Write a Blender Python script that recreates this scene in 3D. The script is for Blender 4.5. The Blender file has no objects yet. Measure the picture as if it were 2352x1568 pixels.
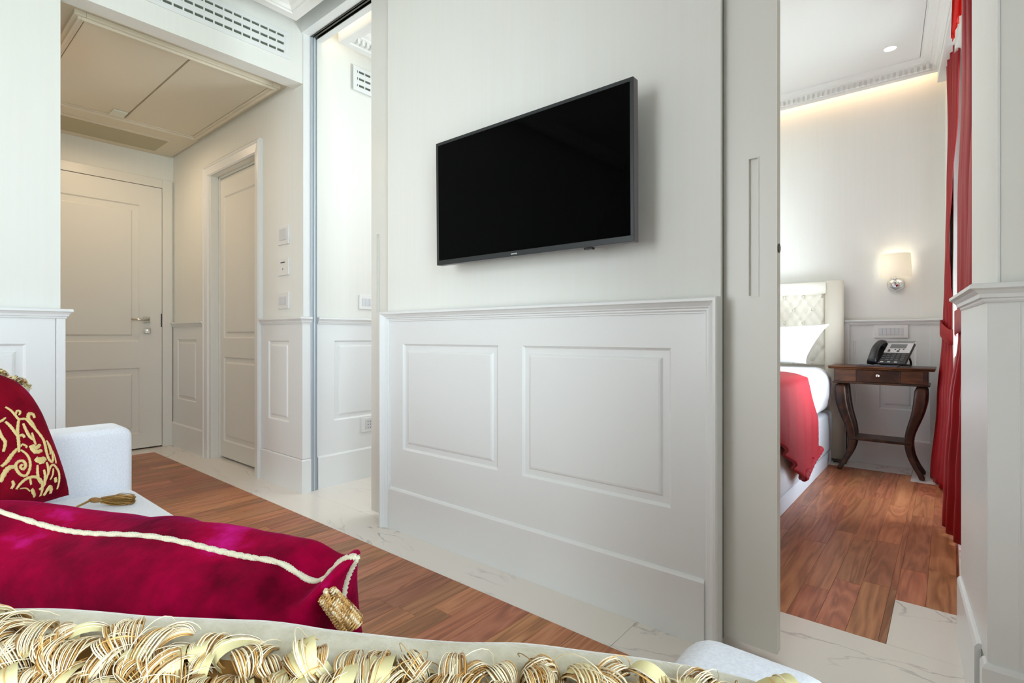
import bpy, bmesh, math, random
from mathutils import Vector, Matrix, noise
random.seed(7)
SC = bpy.context.scene
COL = SC.collection
# ------------------------------------------------------------------ camera
F_PX, CAM_H = 1205.7, 0.92
YAW = math.radians(39.785)                 # view direction is YAW to the left of +Y
cam = bpy.data.cameras.new('camera'); camo = bpy.data.objects.new('camera', cam); COL.objects.link(camo)
cam.sensor_fit = 'HORIZONTAL'; cam.sensor_width = 36.0; cam.lens = 36.0 * F_PX / 2352.0
cam.shift_x = 0.0; cam.shift_y = (784.0 - 770.0) / 2352.0 * -1.0
cam.clip_start = 0.02; cam.clip_end = 200
camo.location = (0, 0, CAM_H); camo.rotation_euler = (math.radians(90), 0, YAW)
SC.camera = camo
# ------------------------------------------------------------------ world and light
W = bpy.data.worlds.new('sky'); SC.world = W; W.use_nodes = True
wn = W.node_tree.nodes; wl = W.node_tree.links
bg = wn['Background']; bg.inputs[1].default_value = 1.0
tc = wn.new('ShaderNodeTexCoord'); sp = wn.new('ShaderNodeSeparateXYZ'); rp = wn.new('ShaderNodeValToRGB')
mr = wn.new('ShaderNodeMapRange'); mr.inputs[1].default_value = -1; mr.inputs[2].default_value = 1
wl.new(tc.outputs['Generated'], sp.inputs[0]); wl.new(sp.outputs[2], mr.inputs[0]); wl.new(mr.outputs[0], rp.inputs[0])
rp.color_ramp.elements[0].position = 0.40; rp.color_ramp.elements[0].color = (0.55, 0.80, 0.45, 1)
rp.color_ramp.elements[1].position = 0.56; rp.color_ramp.elements[1].color = (1.9, 2.2, 2.6, 1)
wl.new(rp.outputs[0], bg.inputs[0])
SC.view_settings.view_transform = 'Standard'; SC.view_settings.look = 'None'
SC.view_settings.exposure = 0.93; SC.view_settings.gamma = 1.0; SC.view_settings.use_curve_mapping = False
SC.cycles.max_bounces = 9; SC.cycles.diffuse_bounces = 6; SC.cycles.glossy_bounces = 4
SC.cycles.sample_clamp_indirect = 6.0; SC.cycles.caustics_reflective = False; SC.cycles.caustics_refractive = False
SC.cycles.use_denoising = True

def area(name, loc, target, sx, sy, power, col, spread=180):
    l = bpy.data.lights.new(name, 'AREA'); l.shape = 'RECTANGLE'; l.size = sx; l.size_y = sy
    l.energy = power; l.color = col; l.spread = math.radians(spread)
    o = bpy.data.objects.new(name, l); COL.objects.link(o); o.location = loc
    d = Vector(target) - Vector(loc); o.rotation_euler = d.to_track_quat('-Z', 'Y').to_euler()
    return o
# daylight of the living-room window in the facade beside the camera and an added fill lamp behind it
area('living_window_daylight', (0.74, -0.30, 1.05), (-1.6, 0.2, 0.7), 1.8, 2.0, 33, (0.80, 0.87, 1.0))
area('living_window_garden_light', (0.74, -0.30, 0.4), (-1.4, 0.0, 2.8), 1.8, 0.8, 19, (0.86, 0.97, 0.84))
area('rear_fill', (-1.75, -2.1, 1.5), (-1.6, 1.5, 1.1), 1.1, 2.0, 8.0, (0.90, 0.95, 1.0), 95)  # added fill lamp inside the room; the rear wall has no window
# daylight of the bedroom window, and an added fill under the ceiling
area('bedroom_window_daylight', (0.55, 3.42, 1.3), (-1.5, 3.2, 1.5), 1.1, 2.2, 14, (0.84, 0.94, 1.0))
area('bedroom_window_terrace_light', (0.5, 3.42, 0.5), (-0.7, 3.3, 2.7), 1.1, 0.8, 74, (0.84, 0.92, 1.0), 125)
area('bedroom_ceiling_fill', (-1.6, 3.2, 2.6), (-1.6, 3.2, 0), 1.6, 1.2, 7, (0.95, 0.97, 1.0))  # added fill lamp facing down
# warm cove strips
area('cove_strip_headboard_wall', (-1.35, 4.49, 2.74), (-1.35, 4.56, 2.70), 2.6, 0.03, 1.7, (1.0, 0.68, 0.42))
area('cove_strip_side_wall', (-2.83, 3.0, 2.76), (-2.90, 3.0, 2.70), 0.03, 2.5, 2.2, (1.0, 0.80, 0.58))
area('cove_strip_door_wall', (-1.9, 1.705, 2.78), (-1.9, 1.74, 2.76), 1.9, 0.02, 1.2, (1.0, 0.84, 0.64))
area('hall_warm_downlight', (-3.5, 0.70, 2.36), (-3.7, 0.8, 0.0), 0.12, 0.12, 0.9, (1.0, 0.56, 0.26))
area('hall_entry_downlight', (-4.4, 1.0, 2.36), (-4.4, 1.0, 0.0), 0.10, 0.10, 2.4, (1.0, 0.76, 0.52))

# ------------------------------------------------------------------ materials
def lin(c):
    return tuple((x/255/12.92 if x/255 <= .04045 else ((x/255+.055)/1.055)**2.4) for x in c) + (1,)
def mat(name, col, rough=0.5, metal=0.0, spec=0.5, sheen=0.0, sheentint=None, coat=0.0, emit=None, es=0.0, trans=0.0):
    m = bpy.data.materials.new(name); m.use_nodes = True; b = m.node_tree.nodes['Principled BSDF']
    b.inputs['Base Color'].default_value = lin(col); b.inputs['Roughness'].default_value = rough
    b.inputs['Metallic'].default_value = metal; b.inputs['Specular IOR Level'].default_value = spec
    if sheen: b.inputs['Sheen Weight'].default_value = sheen; b.inputs['Sheen Roughness'].default_value = 0.35
    if sheentint: b.inputs['Sheen Tint'].default_value = lin(sheentint)
    if coat: b.inputs['Coat Weight'].default_value = coat; b.inputs['Coat Roughness'].default_value = 0.08
    if emit: b.inputs['Emission Color'].default_value = lin(emit); b.inputs['Emission Strength'].default_value = es
    if trans: b.inputs['Transmission Weight'].default_value = trans
    return m
def N(m, t, **kw):
    n = m.node_tree.nodes.new(t)
    for k, v in kw.items(): setattr(n, k, v)
    return n
def LK(m, a, b): m.node_tree.links.new(a, b)
def bsdf(m): return m.node_tree.nodes['Principled BSDF']
def noise_colour(m, scale, c1, c2, detail=4, rough=0.6, coord='Object', stretch=(1, 1, 1), lo=0.35, hi=0.65, bump=0.0, bscale=None):
    tc = N(m, 'ShaderNodeTexCoord'); mp = N(m, 'ShaderNodeMapping'); mp.inputs['Scale'].default_value = stretch
    nz = N(m, 'ShaderNodeTexNoise'); nz.inputs['Scale'].default_value = scale; nz.inputs['Detail'].default_value = detail
    nz.inputs['Roughness'].default_value = rough
    cr = N(m, 'ShaderNodeValToRGB'); cr.color_ramp.elements[0].position = lo; cr.color_ramp.elements[1].position = hi
    cr.color_ramp.elements[0].color = lin(c1); cr.color_ramp.elements[1].color = lin(c2)
    LK(m, tc.outputs[coord], mp.inputs[0]); LK(m, mp.outputs[0], nz.inputs['Vector']); LK(m, nz.outputs['Fac'], cr.inputs[0])
    LK(m, cr.outputs[0], bsdf(m).inputs['Base Color'])
    if bump:
        n2 = N(m, 'ShaderNodeTexNoise'); n2.inputs['Scale'].default_value = bscale or scale; n2.inputs['Detail'].default_value = 3
        LK(m, mp.outputs[0], n2.inputs['Vector'])
        bp = N(m, 'ShaderNodeBump'); bp.inputs['Strength'].default_value = bump; bp.inputs['Distance'].default_value = 0.002
        LK(m, n2.outputs['Fac'], bp.inputs['Height']); LK(m, bp.outputs[0], bsdf(m).inputs['Normal'])
    return cr
paint = mat('white_lacquer', (226, 228, 227), 0.32, spec=0.45)
paint_door = mat('white_door_lacquer', (222, 221, 214), 0.35, spec=0.45)
paper = mat('wallcovering', (228, 227, 219), 0.7, spec=0.25)
noise_colour(paper, 1.0, (227, 227, 221), (228, 229, 224), 3, 0.5, 'Object', (60, 60, 2), 0.3, 0.7)
plaster = mat('ceiling_plaster', (232, 232, 228), 0.8, spec=0.2)
hall_ceiling = mat('hall_ceiling_paint', (214, 205, 186), 0.6, spec=0.3)
seat_white = mat('cotton_slipcover', (226, 228, 232), 0.85, spec=0.2, sheen=0.3)
noise_colour(seat_white, 260, (218, 221, 227), (233, 235, 238), 2, 0.5, 'Object', (1, 1, 1), 0.3, 0.7, 0.25, 300)
dark_gap = mat('dark_recess', (30, 30, 28), 0.8)
metal = mat('brushed_steel', (190, 200, 206), 0.4, metal=0.25)
track_metal = mat('dark_aluminium_track', (92, 92, 86), 0.35, metal=1.0)
chrome = mat('chrome', (225, 225, 228), 0.08, metal=1.0)
nickel = mat('satin_nickel', (200, 196, 186), 0.22, metal=1.0)
plate_white = mat('switch_plate_white', (226, 226, 224), 0.3)
plate_grey = mat('switch_key_white', (206, 209, 212), 0.35)
black_plastic = mat('black_plastic', (26, 26, 28), 0.35)
gun = mat('gunmetal_bezel', (34, 38, 40), 0.38, metal=0.2)
gun_side = mat('grey_television_side', (104, 98, 102), 0.4, metal=0.3)
screen = mat('black_glass_screen', (3, 3, 3), 0.05, spec=0.03)
screen_lcd = mat('grey_lcd', (104, 106, 110), 0.2)
phone_silver = mat('silver_plastic', (196, 196, 198), 0.35)
leather_cream = mat('cream_leather', (222, 217, 204), 0.42, spec=0.45)
linen = mat('white_bed_linen', (243, 243, 248), 0.8, spec=0.2, sheen=0.2)
bed_base = mat('pale_bed_base_fabric', (214, 216, 222), 0.85)
glow = mat('lamp_glow', (255, 250, 240), 0.5, emit=(255, 244, 226), es=3)
down_glow = mat('downlight_glow', (255, 252, 246), 0.5, emit=(255, 247, 236), es=3)
cream_velvet = mat('cream_velvet', (222, 214, 190), 0.85, spec=0.2, sheen=0.6)
noise_colour(cream_velvet, 22, (186, 178, 150), (212, 206, 184), 6, 0.7, 'Object', (1, 1, 1), 0.35, 0.62, 0.5, 240)
def velvet(name, dark, mid, hi):
    m = mat(name, mid, 0.8, spec=0.04, sheen=0.35, sheentint=hi)
    bsdf(m).inputs['Sheen Roughness'].default_value = 0.28
    cr = noise_colour(m, 7.5, dark, mid, 7, 0.62, 'Object', (1, 1, 1), 0.36, 0.60, 0.9, 60)
    e = cr.color_ramp.elements.new(0.74); e.color = lin(hi)
    return m
velvet_red = velvet('crimson_velvet', (82, 0, 22), (148, 0, 48), (190, 24, 120))
velvet_red2 = velvet('deep_red_velvet', (98, 4, 24), (140, 12, 34), (140, 14, 92))
cord_mat = mat('pale_cord', (214, 208, 178), 0.6, sheen=0.3)
gold_dark = mat('dark_gold_thread', (150, 108, 52), 0.45, spec=0.6)
gold_mid = mat('gold_thread', (212, 164, 92), 0.32, spec=0.9)
gold_light = mat('pale_satin_thread', (238, 222, 184), 0.28, spec=1.0)
ribbon = mat('khaki_cream_ribbon', (212, 202, 150), 0.6, spec=0.3)
embroid = mat('gold_embroidery', (216, 192, 128), 0.5, spec=0.5)
tassel_gold = mat('olive_gold_tassel', (150, 116, 52), 0.45, spec=0.6)
drape_mat = mat('red_satin_drape', (146, 14, 22), 0.45, spec=0.3, sheen=0.25, sheentint=(255, 90, 90))
drape_light = mat('red_drape_thin_heading', (222, 36, 24), 0.5, spec=0.3)
tn = N(drape_light, 'ShaderNodeBsdfTranslucent'); tn.inputs[0].default_value = lin((230, 40, 24)); mx = N(drape_light, 'ShaderNodeMixShader'); mx.inputs[0].default_value = 0.5
LK(drape_light, bsdf(drape_light).outputs[0], mx.inputs[1]); LK(drape_light, tn.outputs[0], mx.inputs[2]); LK(drape_light, mx.outputs[0], drape_light.node_tree.nodes['Material Output'].inputs[0])
quilt = mat('coral_red_quilt', (148, 34, 44), 0.6, spec=0.2, sheen=0.15, sheentint=(255, 120, 120))
shade_mat = mat('cream_lamp_shade', (246, 238, 216), 0.8, emit=(255, 240, 206), es=0.16)
glass = mat('window_glass', (255, 255, 255), 0.02, spec=0.5)
_t = N(glass, 'ShaderNodeBsdfTransparent'); _t.inputs[0].default_value = (0.96, 0.98, 0.97, 1); _m = N(glass, 'ShaderNodeMixShader'); _f = N(glass, 'ShaderNodeFresnel'); _f.inputs[0].default_value = 1.3
_g = N(glass, 'ShaderNodeBsdfGlossy'); _g.inputs['Roughness'].default_value = 0.02
LK(glass, _f.outputs[0], _m.inputs[0]); LK(glass, _t.outputs[0], _m.inputs[1]); LK(glass, _g.outputs[0], _m.inputs[2]); LK(glass, _m.outputs[0], glass.node_tree.nodes['Material Output'].inputs[0])
plug_dark = mat('dark_notch', (120, 128, 116), 0.5)

def wood(name, dark, mid, light, per_object=True, stretch=(26, 2.2, 26), rough=0.36):
    m = mat(name, mid, rough, spec=0.4)
    tc = N(m, 'ShaderNodeTexCoord'); oi = N(m, 'ShaderNodeObjectInfo')
    add = N(m, 'ShaderNodeVectorMath', operation='MULTIPLY_ADD')
    cx = N(m, 'ShaderNodeCombineXYZ'); LK(m, oi.outputs['Random'], cx.inputs[0]); LK(m, oi.outputs['Random'], cx.inputs[1]); LK(m, oi.outputs['Random'], cx.inputs[2])
    add.inputs[1].default_value = (17, 31, 23); LK(m, cx.outputs[0], add.inputs[0]); LK(m, tc.outputs['Object'], add.inputs[2])
    wv = N(m, 'ShaderNodeMapping'); wv.inputs['Scale'].default_value = stretch; LK(m, add.outputs[0], wv.inputs[0])
    n0 = N(m, 'ShaderNodeTexNoise'); n0.inputs['Scale'].default_value = 0.35; n0.inputs['Detail'].default_value = 2; n0.inputs['Distortion'].default_value = 1.6; LK(m, wv.outputs[0], n0.inputs['Vector'])
    w2 = N(m, 'ShaderNodeMath', operation='MULTIPLY'); w2.inputs[1].default_value = 11; LK(m, n0.outputs['Fac'], w2.inputs[0])
    fr = N(m, 'ShaderNodeMath', operation='PINGPONG'); fr.inputs[1].default_value = 1.0; LK(m, w2.outputs[0], fr.inputs[0])
    n1 = N(m, 'ShaderNodeTexNoise'); n1.inputs['Scale'].default_value = 3.5; n1.inputs['Detail'].default_value = 5; LK(m, wv.outputs[0], n1.inputs['Vector'])
    mm = N(m, 'ShaderNodeMix'); mm.data_type = 'FLOAT'; mm.inputs[0].default_value = 0.55; LK(m, fr.outputs[0], mm.inputs[2]); LK(m, n1.outputs['Fac'], mm.inputs[3])
    cr = N(m, 'ShaderNodeValToRGB'); cr.color_ramp.elements[0].position = 0.18; cr.color_ramp.elements[0].color = lin(dark)
    cr.color_ramp.elements[1].position = 0.82; cr.color_ramp.elements[1].color = lin(light); e = cr.color_ramp.elements.new(0.5); e.color = lin(mid)
    LK(m, mm.outputs[0], cr.inputs[0])
    hs = N(m, 'ShaderNodeHueSaturation'); LK(m, cr.outputs[0], hs.inputs['Color'])
    if per_object:
        v = N(m, 'ShaderNodeMapRange'); v.inputs[3].default_value = 0.72; v.inputs[4].default_value = 1.22; LK(m, oi.outputs['Random'], v.inputs[0]); LK(m, v.outputs[0], hs.inputs['Value'])
        r2 = N(m, 'ShaderNodeMath', operation='MULTIPLY'); r2.inputs[1].default_value = 37.7; LK(m, oi.outputs['Random'], r2.inputs[0])
        r3 = N(m, 'ShaderNodeMath', operation='FRACT'); LK(m, r2.outputs[0], r3.inputs[0])
        h = N(m, 'ShaderNodeMapRange'); h.inputs[3].default_value = 0.488; h.inputs[4].default_value = 0.508; LK(m, r3.outputs[0], h.inputs[0]); LK(m, h.outputs[0], hs.inputs['Hue'])
    LK(m, hs.outputs[0], bsdf(m).inputs['Base Color'])
    bp = N(m, 'ShaderNodeBump'); bp.inputs['Strength'].default_value = 0.08; bp.inputs['Distance'].default_value = 0.001
    LK(m, n1.outputs['Fac'], bp.inputs['Height']); LK(m, bp.outputs[0], bsdf(m).inputs['Normal'])
    return m
parquet = wood('oiled_teak_parquet', (136, 84, 52), (170, 108, 70), (190, 130, 90))
walnut = wood('dark_walnut', (26, 12, 7), (48, 25, 14), (72, 40, 22), False, (8, 8, 8), 0.34)
walnut_light = wood('walnut_veneer', (50, 27, 14), (74, 42, 22), (94, 56, 30), False, (5, 20, 20), 0.34)
marble = mat('white_marble', (222, 214, 204), 0.22, spec=0.5)
def build_marble():
    m = marble; tc = N(m, 'ShaderNodeTexCoord')
    n0 = N(m, 'ShaderNodeTexNoise'); n0.inputs['Scale'].default_value = 2.6; n0.inputs['Detail'].default_value = 6; n0.inputs['Distortion'].default_value = 0.6
    gm = N(m, 'ShaderNodeNewGeometry'); mp = N(m, 'ShaderNodeMapping'); mp.inputs['Rotation'].default_value = (0, 0, 0.7); mp.inputs['Scale'].default_value = (0.8, 1.9, 1)
    LK(m, gm.outputs['Position'], mp.inputs[0]); LK(m, mp.outputs[0], n0.inputs['Vector'])
    s = N(m, 'ShaderNodeMath', operation='SUBTRACT'); s.inputs[1].default_value = 0.5; LK(m, n0.outputs['Fac'], s.inputs[0])
    a = N(m, 'ShaderNodeMath', operation='ABSOLUTE'); LK(m, s.outputs[0], a.inputs[0])
    cr = N(m, 'ShaderNodeValToRGB'); cr.color_ramp.elements[0].position = 0.0; cr.color_ramp.elements[0].color = (1, 1, 1, 1)
    cr.color_ramp.elements[1].position = 0.014; cr.color_ramp.elements[1].color = (0, 0, 0, 1); LK(m, a.outputs[0], cr.inputs[0])
    n2 = N(m, 'ShaderNodeTexNoise'); n2.inputs['Scale'].default_value = 2.1; n2.inputs['Detail'].default_value = 2; LK(m, gm.outputs['Position'], n2.inputs['Vector'])
    c2 = N(m, 'ShaderNodeValToRGB'); c2.color_ramp.elements[0].position = 0.48; c2.color_ramp.elements[1].position = 0.62; LK(m, n2.outputs['Fac'], c2.inputs[0])
    mu = N(m, 'ShaderNodeMath', operation='MULTIPLY'); LK(m, cr.outputs[0], mu.inputs[0]); LK(m, c2.outputs[0], mu.inputs[1])
    mx = N(m, 'ShaderNodeMix'); mx.data_type = 'RGBA'; mx.inputs[6].default_value = lin((232, 226, 218)); mx.inputs[7].default_value = lin((176, 174, 172))
    LK(m, mu.outputs[0], mx.inputs[0]); LK(m, mx.outputs[2], bsdf(m).inputs['Base Color'])
build_marble()

# ------------------------------------------------------------------ mesh helpers
class Fr:
    """wall frame: s along the wall, n out of it, z up"""
    def __init__(s, o, sd, nd): s.o = Vector((o[0], o[1])); s.sd = Vector(sd).normalized(); s.nd = Vector(nd).normalized()
    def p(s, a, n, z):
        q = s.o + s.sd*a + s.nd*n; return (q.x, q.y, z)
ID = Fr((0, 0), (1, 0), (0, 1))
class MB:
    def __init__(s): s.v = []; s.f = []; s.m = []; s.mi = 0
    def add(s, vs, fs):
        k = len(s.v); s.v += [tuple(v) for v in vs]; s.f += [tuple(i+k for i in f) for f in fs]; s.m += [s.mi]*len(fs); return s
    def box(s, fr, a0, a1, n0, n1, z0, z1):
        vs = [fr.p(a, n, z) for z in (z0, z1) for n in (n0, n1) for a in (a0, a1)]
        return s.add(vs, [(0, 1, 3, 2), (4, 6, 7, 5), (0, 4, 5, 1), (2, 3, 7, 6), (0, 2, 6, 4), (1, 5, 7, 3)])
    def b(s, x0, x1, y0, y1, z0, z1): return s.box(ID, x0, x1, y0, y1, z0, z1)
    def prism(s, pts, z0, z1):
        n = len(pts); vs = [(p[0], p[1], z0) for p in pts] + [(p[0], p[1], z1) for p in pts]
        return s.add(vs, [tuple(range(n))[::-1], tuple(range(n, 2*n))] + [(i, (i+1) % n, n+(i+1) % n, n+i) for i in range(n)])
    def rings(s, rings, closed_ring=True, cap=True):
        n = len(rings[0]); vs = [p for r in rings for p in r]; fs = []
        for i in range(len(rings)-1):
            for j in range(n if closed_ring else n-1):
                fs.append((i*n+j, i*n+(j+1) % n, (i+1)*n+(j+1) % n, (i+1)*n+j))
        if cap: fs.append(tuple(range(n))[::-1]); fs.append(tuple((len(rings)-1)*n+j for j in range(n)))
        return s.add(vs, fs)
    def tube(s, pts, r, seg=8, cap=True):
        pts = [Vector(p) for p in pts]; rs = r if isinstance(r, (list, tuple)) else [r]*len(pts); out = []
        up = Vector((0, 0, 1)); prev = None
        for i, p in enumerate(pts):
            t = (pts[min(i+1, len(pts)-1)] - pts[max(i-1, 0)]).normalized()
            if prev is None:
                a = t.cross(up); a = a if a.length > 1e-3 else t.cross(Vector((1, 0, 0)))
            else: a = prev - t*prev.dot(t)
            if a.length < 1e-6: a = t.orthogonal()
            a.normalize(); prev = a; b = t.cross(a)
            out.append([p + (a*math.cos(q) + b*math.sin(q))*rs[i] for q in [2*math.pi*k/seg for k in range(seg)]])
        return s.rings(out, True, cap)
    def sweep_plan(s, path, prof, closed=False, side=1):
        """profile (d outward, z) along an XY path with mitred corners; outward is to the right (side=1)"""
        P = [Vector(p) for p in path]; n = len(P); R = []
        for i in range(n):
            def nr(a, b):
                t = (b-a).normalized(); return Vector((t.y, -t.x))*side
            if closed: n1 = nr(P[i-1], P[i]); n2 = nr(P[i], P[(i+1) % n])
            else:
                n1 = nr(P[max(i-1, 0)], P[max(i, 1)]) if i > 0 else nr(P[0], P[1]); n2 = nr(P[i], P[i+1]) if i < n-1 else n1
            m = (n1+n2); m = m / (m.length*m.length) * 2 if m.length > 1e-6 else n1
            R.append([(P[i].x+m.x*d, P[i].y+m.y*d, z) for d, z in prof])
        if closed: R.append(R[0])
        return s.rings(R, True, not closed)
    def sweep_sz(s, fr, path, prof, side=1):
        """profile (w to the inside, n out of the wall) along a path (s, z) lying in a wall plane"""
        P = [Vector(p) for p in path]; n = len(P); R = []
        for i in range(n):
            def nr(a, b):
                t = (b-a).normalized(); return Vector((t.y, -t.x))*side
            n1 = nr(P[i-1], P[i]) if i > 0 else nr(P[0], P[1]); n2 = nr(P[i], P[i+1]) if i < n-1 else n1
            m = (n1+n2); m = m/(m.length*m.length)*2
            R.append([fr.p(P[i].x+m.x*w, d, P[i].y+m.y*w) for w, d in prof])
        return s.rings(R, True, True)
    def build(s, name, mats, parent=None, smooth=False, bevel=0, seg=2, recalc=True, subsurf=0, tag=None):
        me = bpy.data.meshes.new(name); me.from_pydata(s.v, [], s.f)
        mats = mats if isinstance(mats, (list, tuple)) else [mats]
        for m in mats: me.materials.append(m)
        for p, i in zip(me.polygons, s.m): p.material_index = i; p.use_smooth = smooth
        if recalc:
            bm = bmesh.new(); bm.from_mesh(me); bmesh.ops.recalc_face_normals(bm, faces=bm.faces); bm.to_mesh(me); bm.free()
        o = bpy.data.objects.new(name, me); COL.objects.link(o)
        if parent: o.parent = parent
        if bevel:
            bv = o.modifiers.new('bevel', 'BEVEL'); bv.width = bevel; bv.segments = seg; bv.limit_method = 'ANGLE'; bv.angle_limit = math.radians(40)
            if seg > 2: o.data.polygons.foreach_set('use_smooth', [True]*len(me.polygons)); 
        if subsurf:
            ss = o.modifiers.new('sub', 'SUBSURF'); ss.levels = subsurf; ss.render_levels = subsurf
        return o
def struct(o): o['kind'] = 'structure'; return o
def thing(o, label, cat, group=None):
    o['label'] = label; o['category'] = cat
    if group: o['group'] = group
    return o
def empty(name, loc=(0, 0, 0)):
    o = bpy.data.objects.new(name, None); COL.objects.link(o); o.empty_display_size = 0.1; return o
def lathe(mb, c, prof, seg=24, axis='z', d=None):
    """profile (r, h) about an axis direction d at centre c"""
    d = Vector(d or (0, 0, 1)).normalized(); a = d.orthogonal().normalized(); b = d.cross(a); c = Vector(c)
    return mb.rings([[c + d*h + (a*math.cos(2*math.pi*k/seg)+b*math.sin(2*math.pi*k/seg))*max(r, 1e-4) for k in range(seg)] for r, h in prof], True, True)

RAIL_D = [(0, 0.0), (0.006, 0.0), (0.009, 0.004), (0.009, 0.008), (0.016, 0.010), (0.018, 0.018), (0.026, 0.026), (0.034, 0.030), (0.034, 0.038), (0.030, 0.041), (0.0, 0.041)]
def rail_prof(z0, k=1.0): return [(d*k, z0+z) for d, z in RAIL_D]
def base_prof(z1, d=0.014): return [(0, 0), (d, 0), (d, z1-0.010), (d-0.004, z1-0.003), (d-0.008, z1), (0, z1)]
def raised_panel(fr, a0, a1, z0, z1, parent, n=0.0, inset=0.042, m=None, dep=0.009, name='panel'):
    mb = MB(); R = []
    for i, d in ((0, 0.0), (0.004, -dep*0.5), (0.009, -dep), (inset-0.012, -dep), (inset-0.006, -dep*0.3), (inset, -0.001), (inset+0.003, -0.001)):
        R.append([fr.p(a0+i, n+d, z0+i), fr.p(a1-i, n+d, z0+i), fr.p(a1-i, n+d, z1-i), fr.p(a0+i, n+d, z1-i)])
    mb.rings(R, True, False); k = len(mb.v)-4; mb.f.append((k, k+1, k+2, k+3)); mb.m.append(0)
    return mb.build(name, m or paint, parent)
def field(fr, a0, a1, z0, z1, holes, parent, n=0.0, th=0.012, m=None, name='panelling'):
    """flat boarding with rectangular holes left for panels"""
    A = sorted(set([a0, a1]+[h[0] for h in holes]+[h[1] for h in holes])); Z = sorted(set([z0, z1]+[h[2] for h in holes]+[h[3] for h in holes]))
    mb = MB(); idx = {}
    def vid(i, j):
        if (i, j) not in idx: idx[(i, j)] = len(mb.v); mb.v.append(fr.p(A[i], n, Z[j]))
        return idx[(i, j)]
    for i in range(len(A)-1):
        for j in range(len(Z)-1):
            ca, cz = (A[i]+A[i+1])/2, (Z[j]+Z[j+1])/2
            if any(h[0] < ca < h[1] and h[2] < cz < h[3] for h in holes): continue
            mb.f.append((vid(i, j), vid(i+1, j), vid(i+1, j+1), vid(i, j+1))); mb.m.append(0)
    k = len(mb.v); mb.v += [fr.p(a0, n, z0), fr.p(a1, n, z0), fr.p(a1, n, z1), fr.p(a0, n, z1), fr.p(a0, n-th, z0), fr.p(a1, n-th, z0), fr.p(a1, n-th, z1), fr.p(a0, n-th, z1)]
    for q in ((0, 1, 5, 4), (1, 2, 6, 5), (2, 3, 7, 6), (3, 0, 4, 7)): mb.f.append(tuple(k+i for i in q)); mb.m.append(0)
    return mb.build(name, m or paint, parent, recalc=False)

H0, RZ, BZ = 2.90, 0.991, 0.197
FY = 1.575                                       # plane of hall wall and partition (upper part)
front = Fr((0, FY), (1, 0), (0, -1))             # faces the living room
leftf = Fr((-2.9, 0), (0, 1), (1, 0))            # faces +X
entry = Fr((-5.03, 0), (0, 1), (1, 0))
bedf = Fr((0, 4.56), (1, 0), (0, -1))
fd = Vector((0.0738, -0.9973)); fn = Vector((-0.9973, -0.0738))
fac = Fr((-0.02, 4.56), fd, fn)                  # the facade, slightly out of square

# ------------------------------------------------------------------ floor
floor = struct(MB().b(-5.3, 0.9, -2.7, 4.8, -0.08, -0.012).build('floor', parquet))
def plank(x0, x1, y0, y1):
    g = 0.0002
    mb = MB(); c = 0.0006
    x0 += g; x1 -= g; y0 += g; y1 -= g
    mx, my = (x0+x1)/2, (y0+y1)/2
    mb.rings([[(x-mx, y-my, z) for x, y in ((x0+i, y0+i), (x1-i, y0+i), (x1-i, y1-i), (x0+i, y1-i))] for i, z in ((0, -0.012), (0, -c), (c, 0))], True, True)
    o = mb.build('floor_plank', parquet, floor, recalc=False); o.location = (mx, my, 0); return o
rnd = random.Random(3)
def plank_area(x0, x1, y0, y1, w, L, cap=999):
    x = x0; n = 0
    while x < x1-0.01:
        xe = min(x+w, x1); y = y0; first = True
        while y < y1-0.02:
            l = rnd.uniform(L[0], L[1])*(rnd.uniform(0.35, 1) if first else 1); ye = y+l
            if y1-ye < 0.14: ye = y1
            plank(x, xe, y, min(ye, y1)); n += 1; y = ye; first = False
        x = xe
    return n
n1 = plank_area(-4.822, -2.71, 0.69, 1.378, 0.091, (0.42, 0.75))
n2 = plank_area(-2.71, 0.12, 0.0, 1.378, 0.091, (0.55, 1.0))
n3 = plank_area(-1.0, -0.145, 1.918, 4.33, 0.0835, (0.42, 0.85))
n4 = plank_area(-0.145, 0.03, 2.262, 4.15, 0.0835, (0.42, 0.85))
n5 = plank_area(-2.3, -1.0, 1.918, 4.33, 0.13, (1.2, 2.0))
print('planks', n1, n2, n3, n4, n5)
def tile(x0, x1, y0, y1):
    g = 0.0005; mb = MB(); c = 0.0008
    mb.rings([[(x, y, z) for x, y in ((x0+g+i, y0+g+i), (x1-g-i, y0+g+i), (x1-g-i, y1-g-i), (x0+g+i, y1-g-i))] for i, z in ((0, -0.012), (0, -c), (c, 0.0002))], True, True)
    mb.build('marble_tile', marble, floor, recalc=False)
for x0, x1 in ((-5.03, -4.37), (-4.37, -3.17), (-3.17, -1.97), (-1.97, -0.771), (-0.771, 0.43)): tile(x0, x1, 1.378, 1.60)
for x0, x1 in ((-2.95, -1.97), (-1.97, -0.771), (-0.771, 0.5)): tile(x0, x1, 1.60, 1.918)
tile(-0.145, 0.5, 1.918, 2.262); tile(-4.37, -3.4, 1.60, 1.75)
for y0, y1 in ((1.918, 2.9), (2.9, 4.33)): tile(-2.95, -2.3, y0, y1)
tile(-2.95, -1.3, 4.33, 4.6); tile(-1.3, -0.19, 4.33, 4.6); tile(-0.19, 0.03, 4.15, 4.6)
for y0, y1 in ((2.262, 3.2), (3.2, 4.6)): tile(0.03, 0.5, y0, y1)
for y0, y1 in ((0.45, 1.378),): tile(-5.03, -4.822, y0, y1)
tile(-4.822, -2.9, 0.45, 0.69); tile(-2.9, -2.71, -1.5, 0.69)

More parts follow.
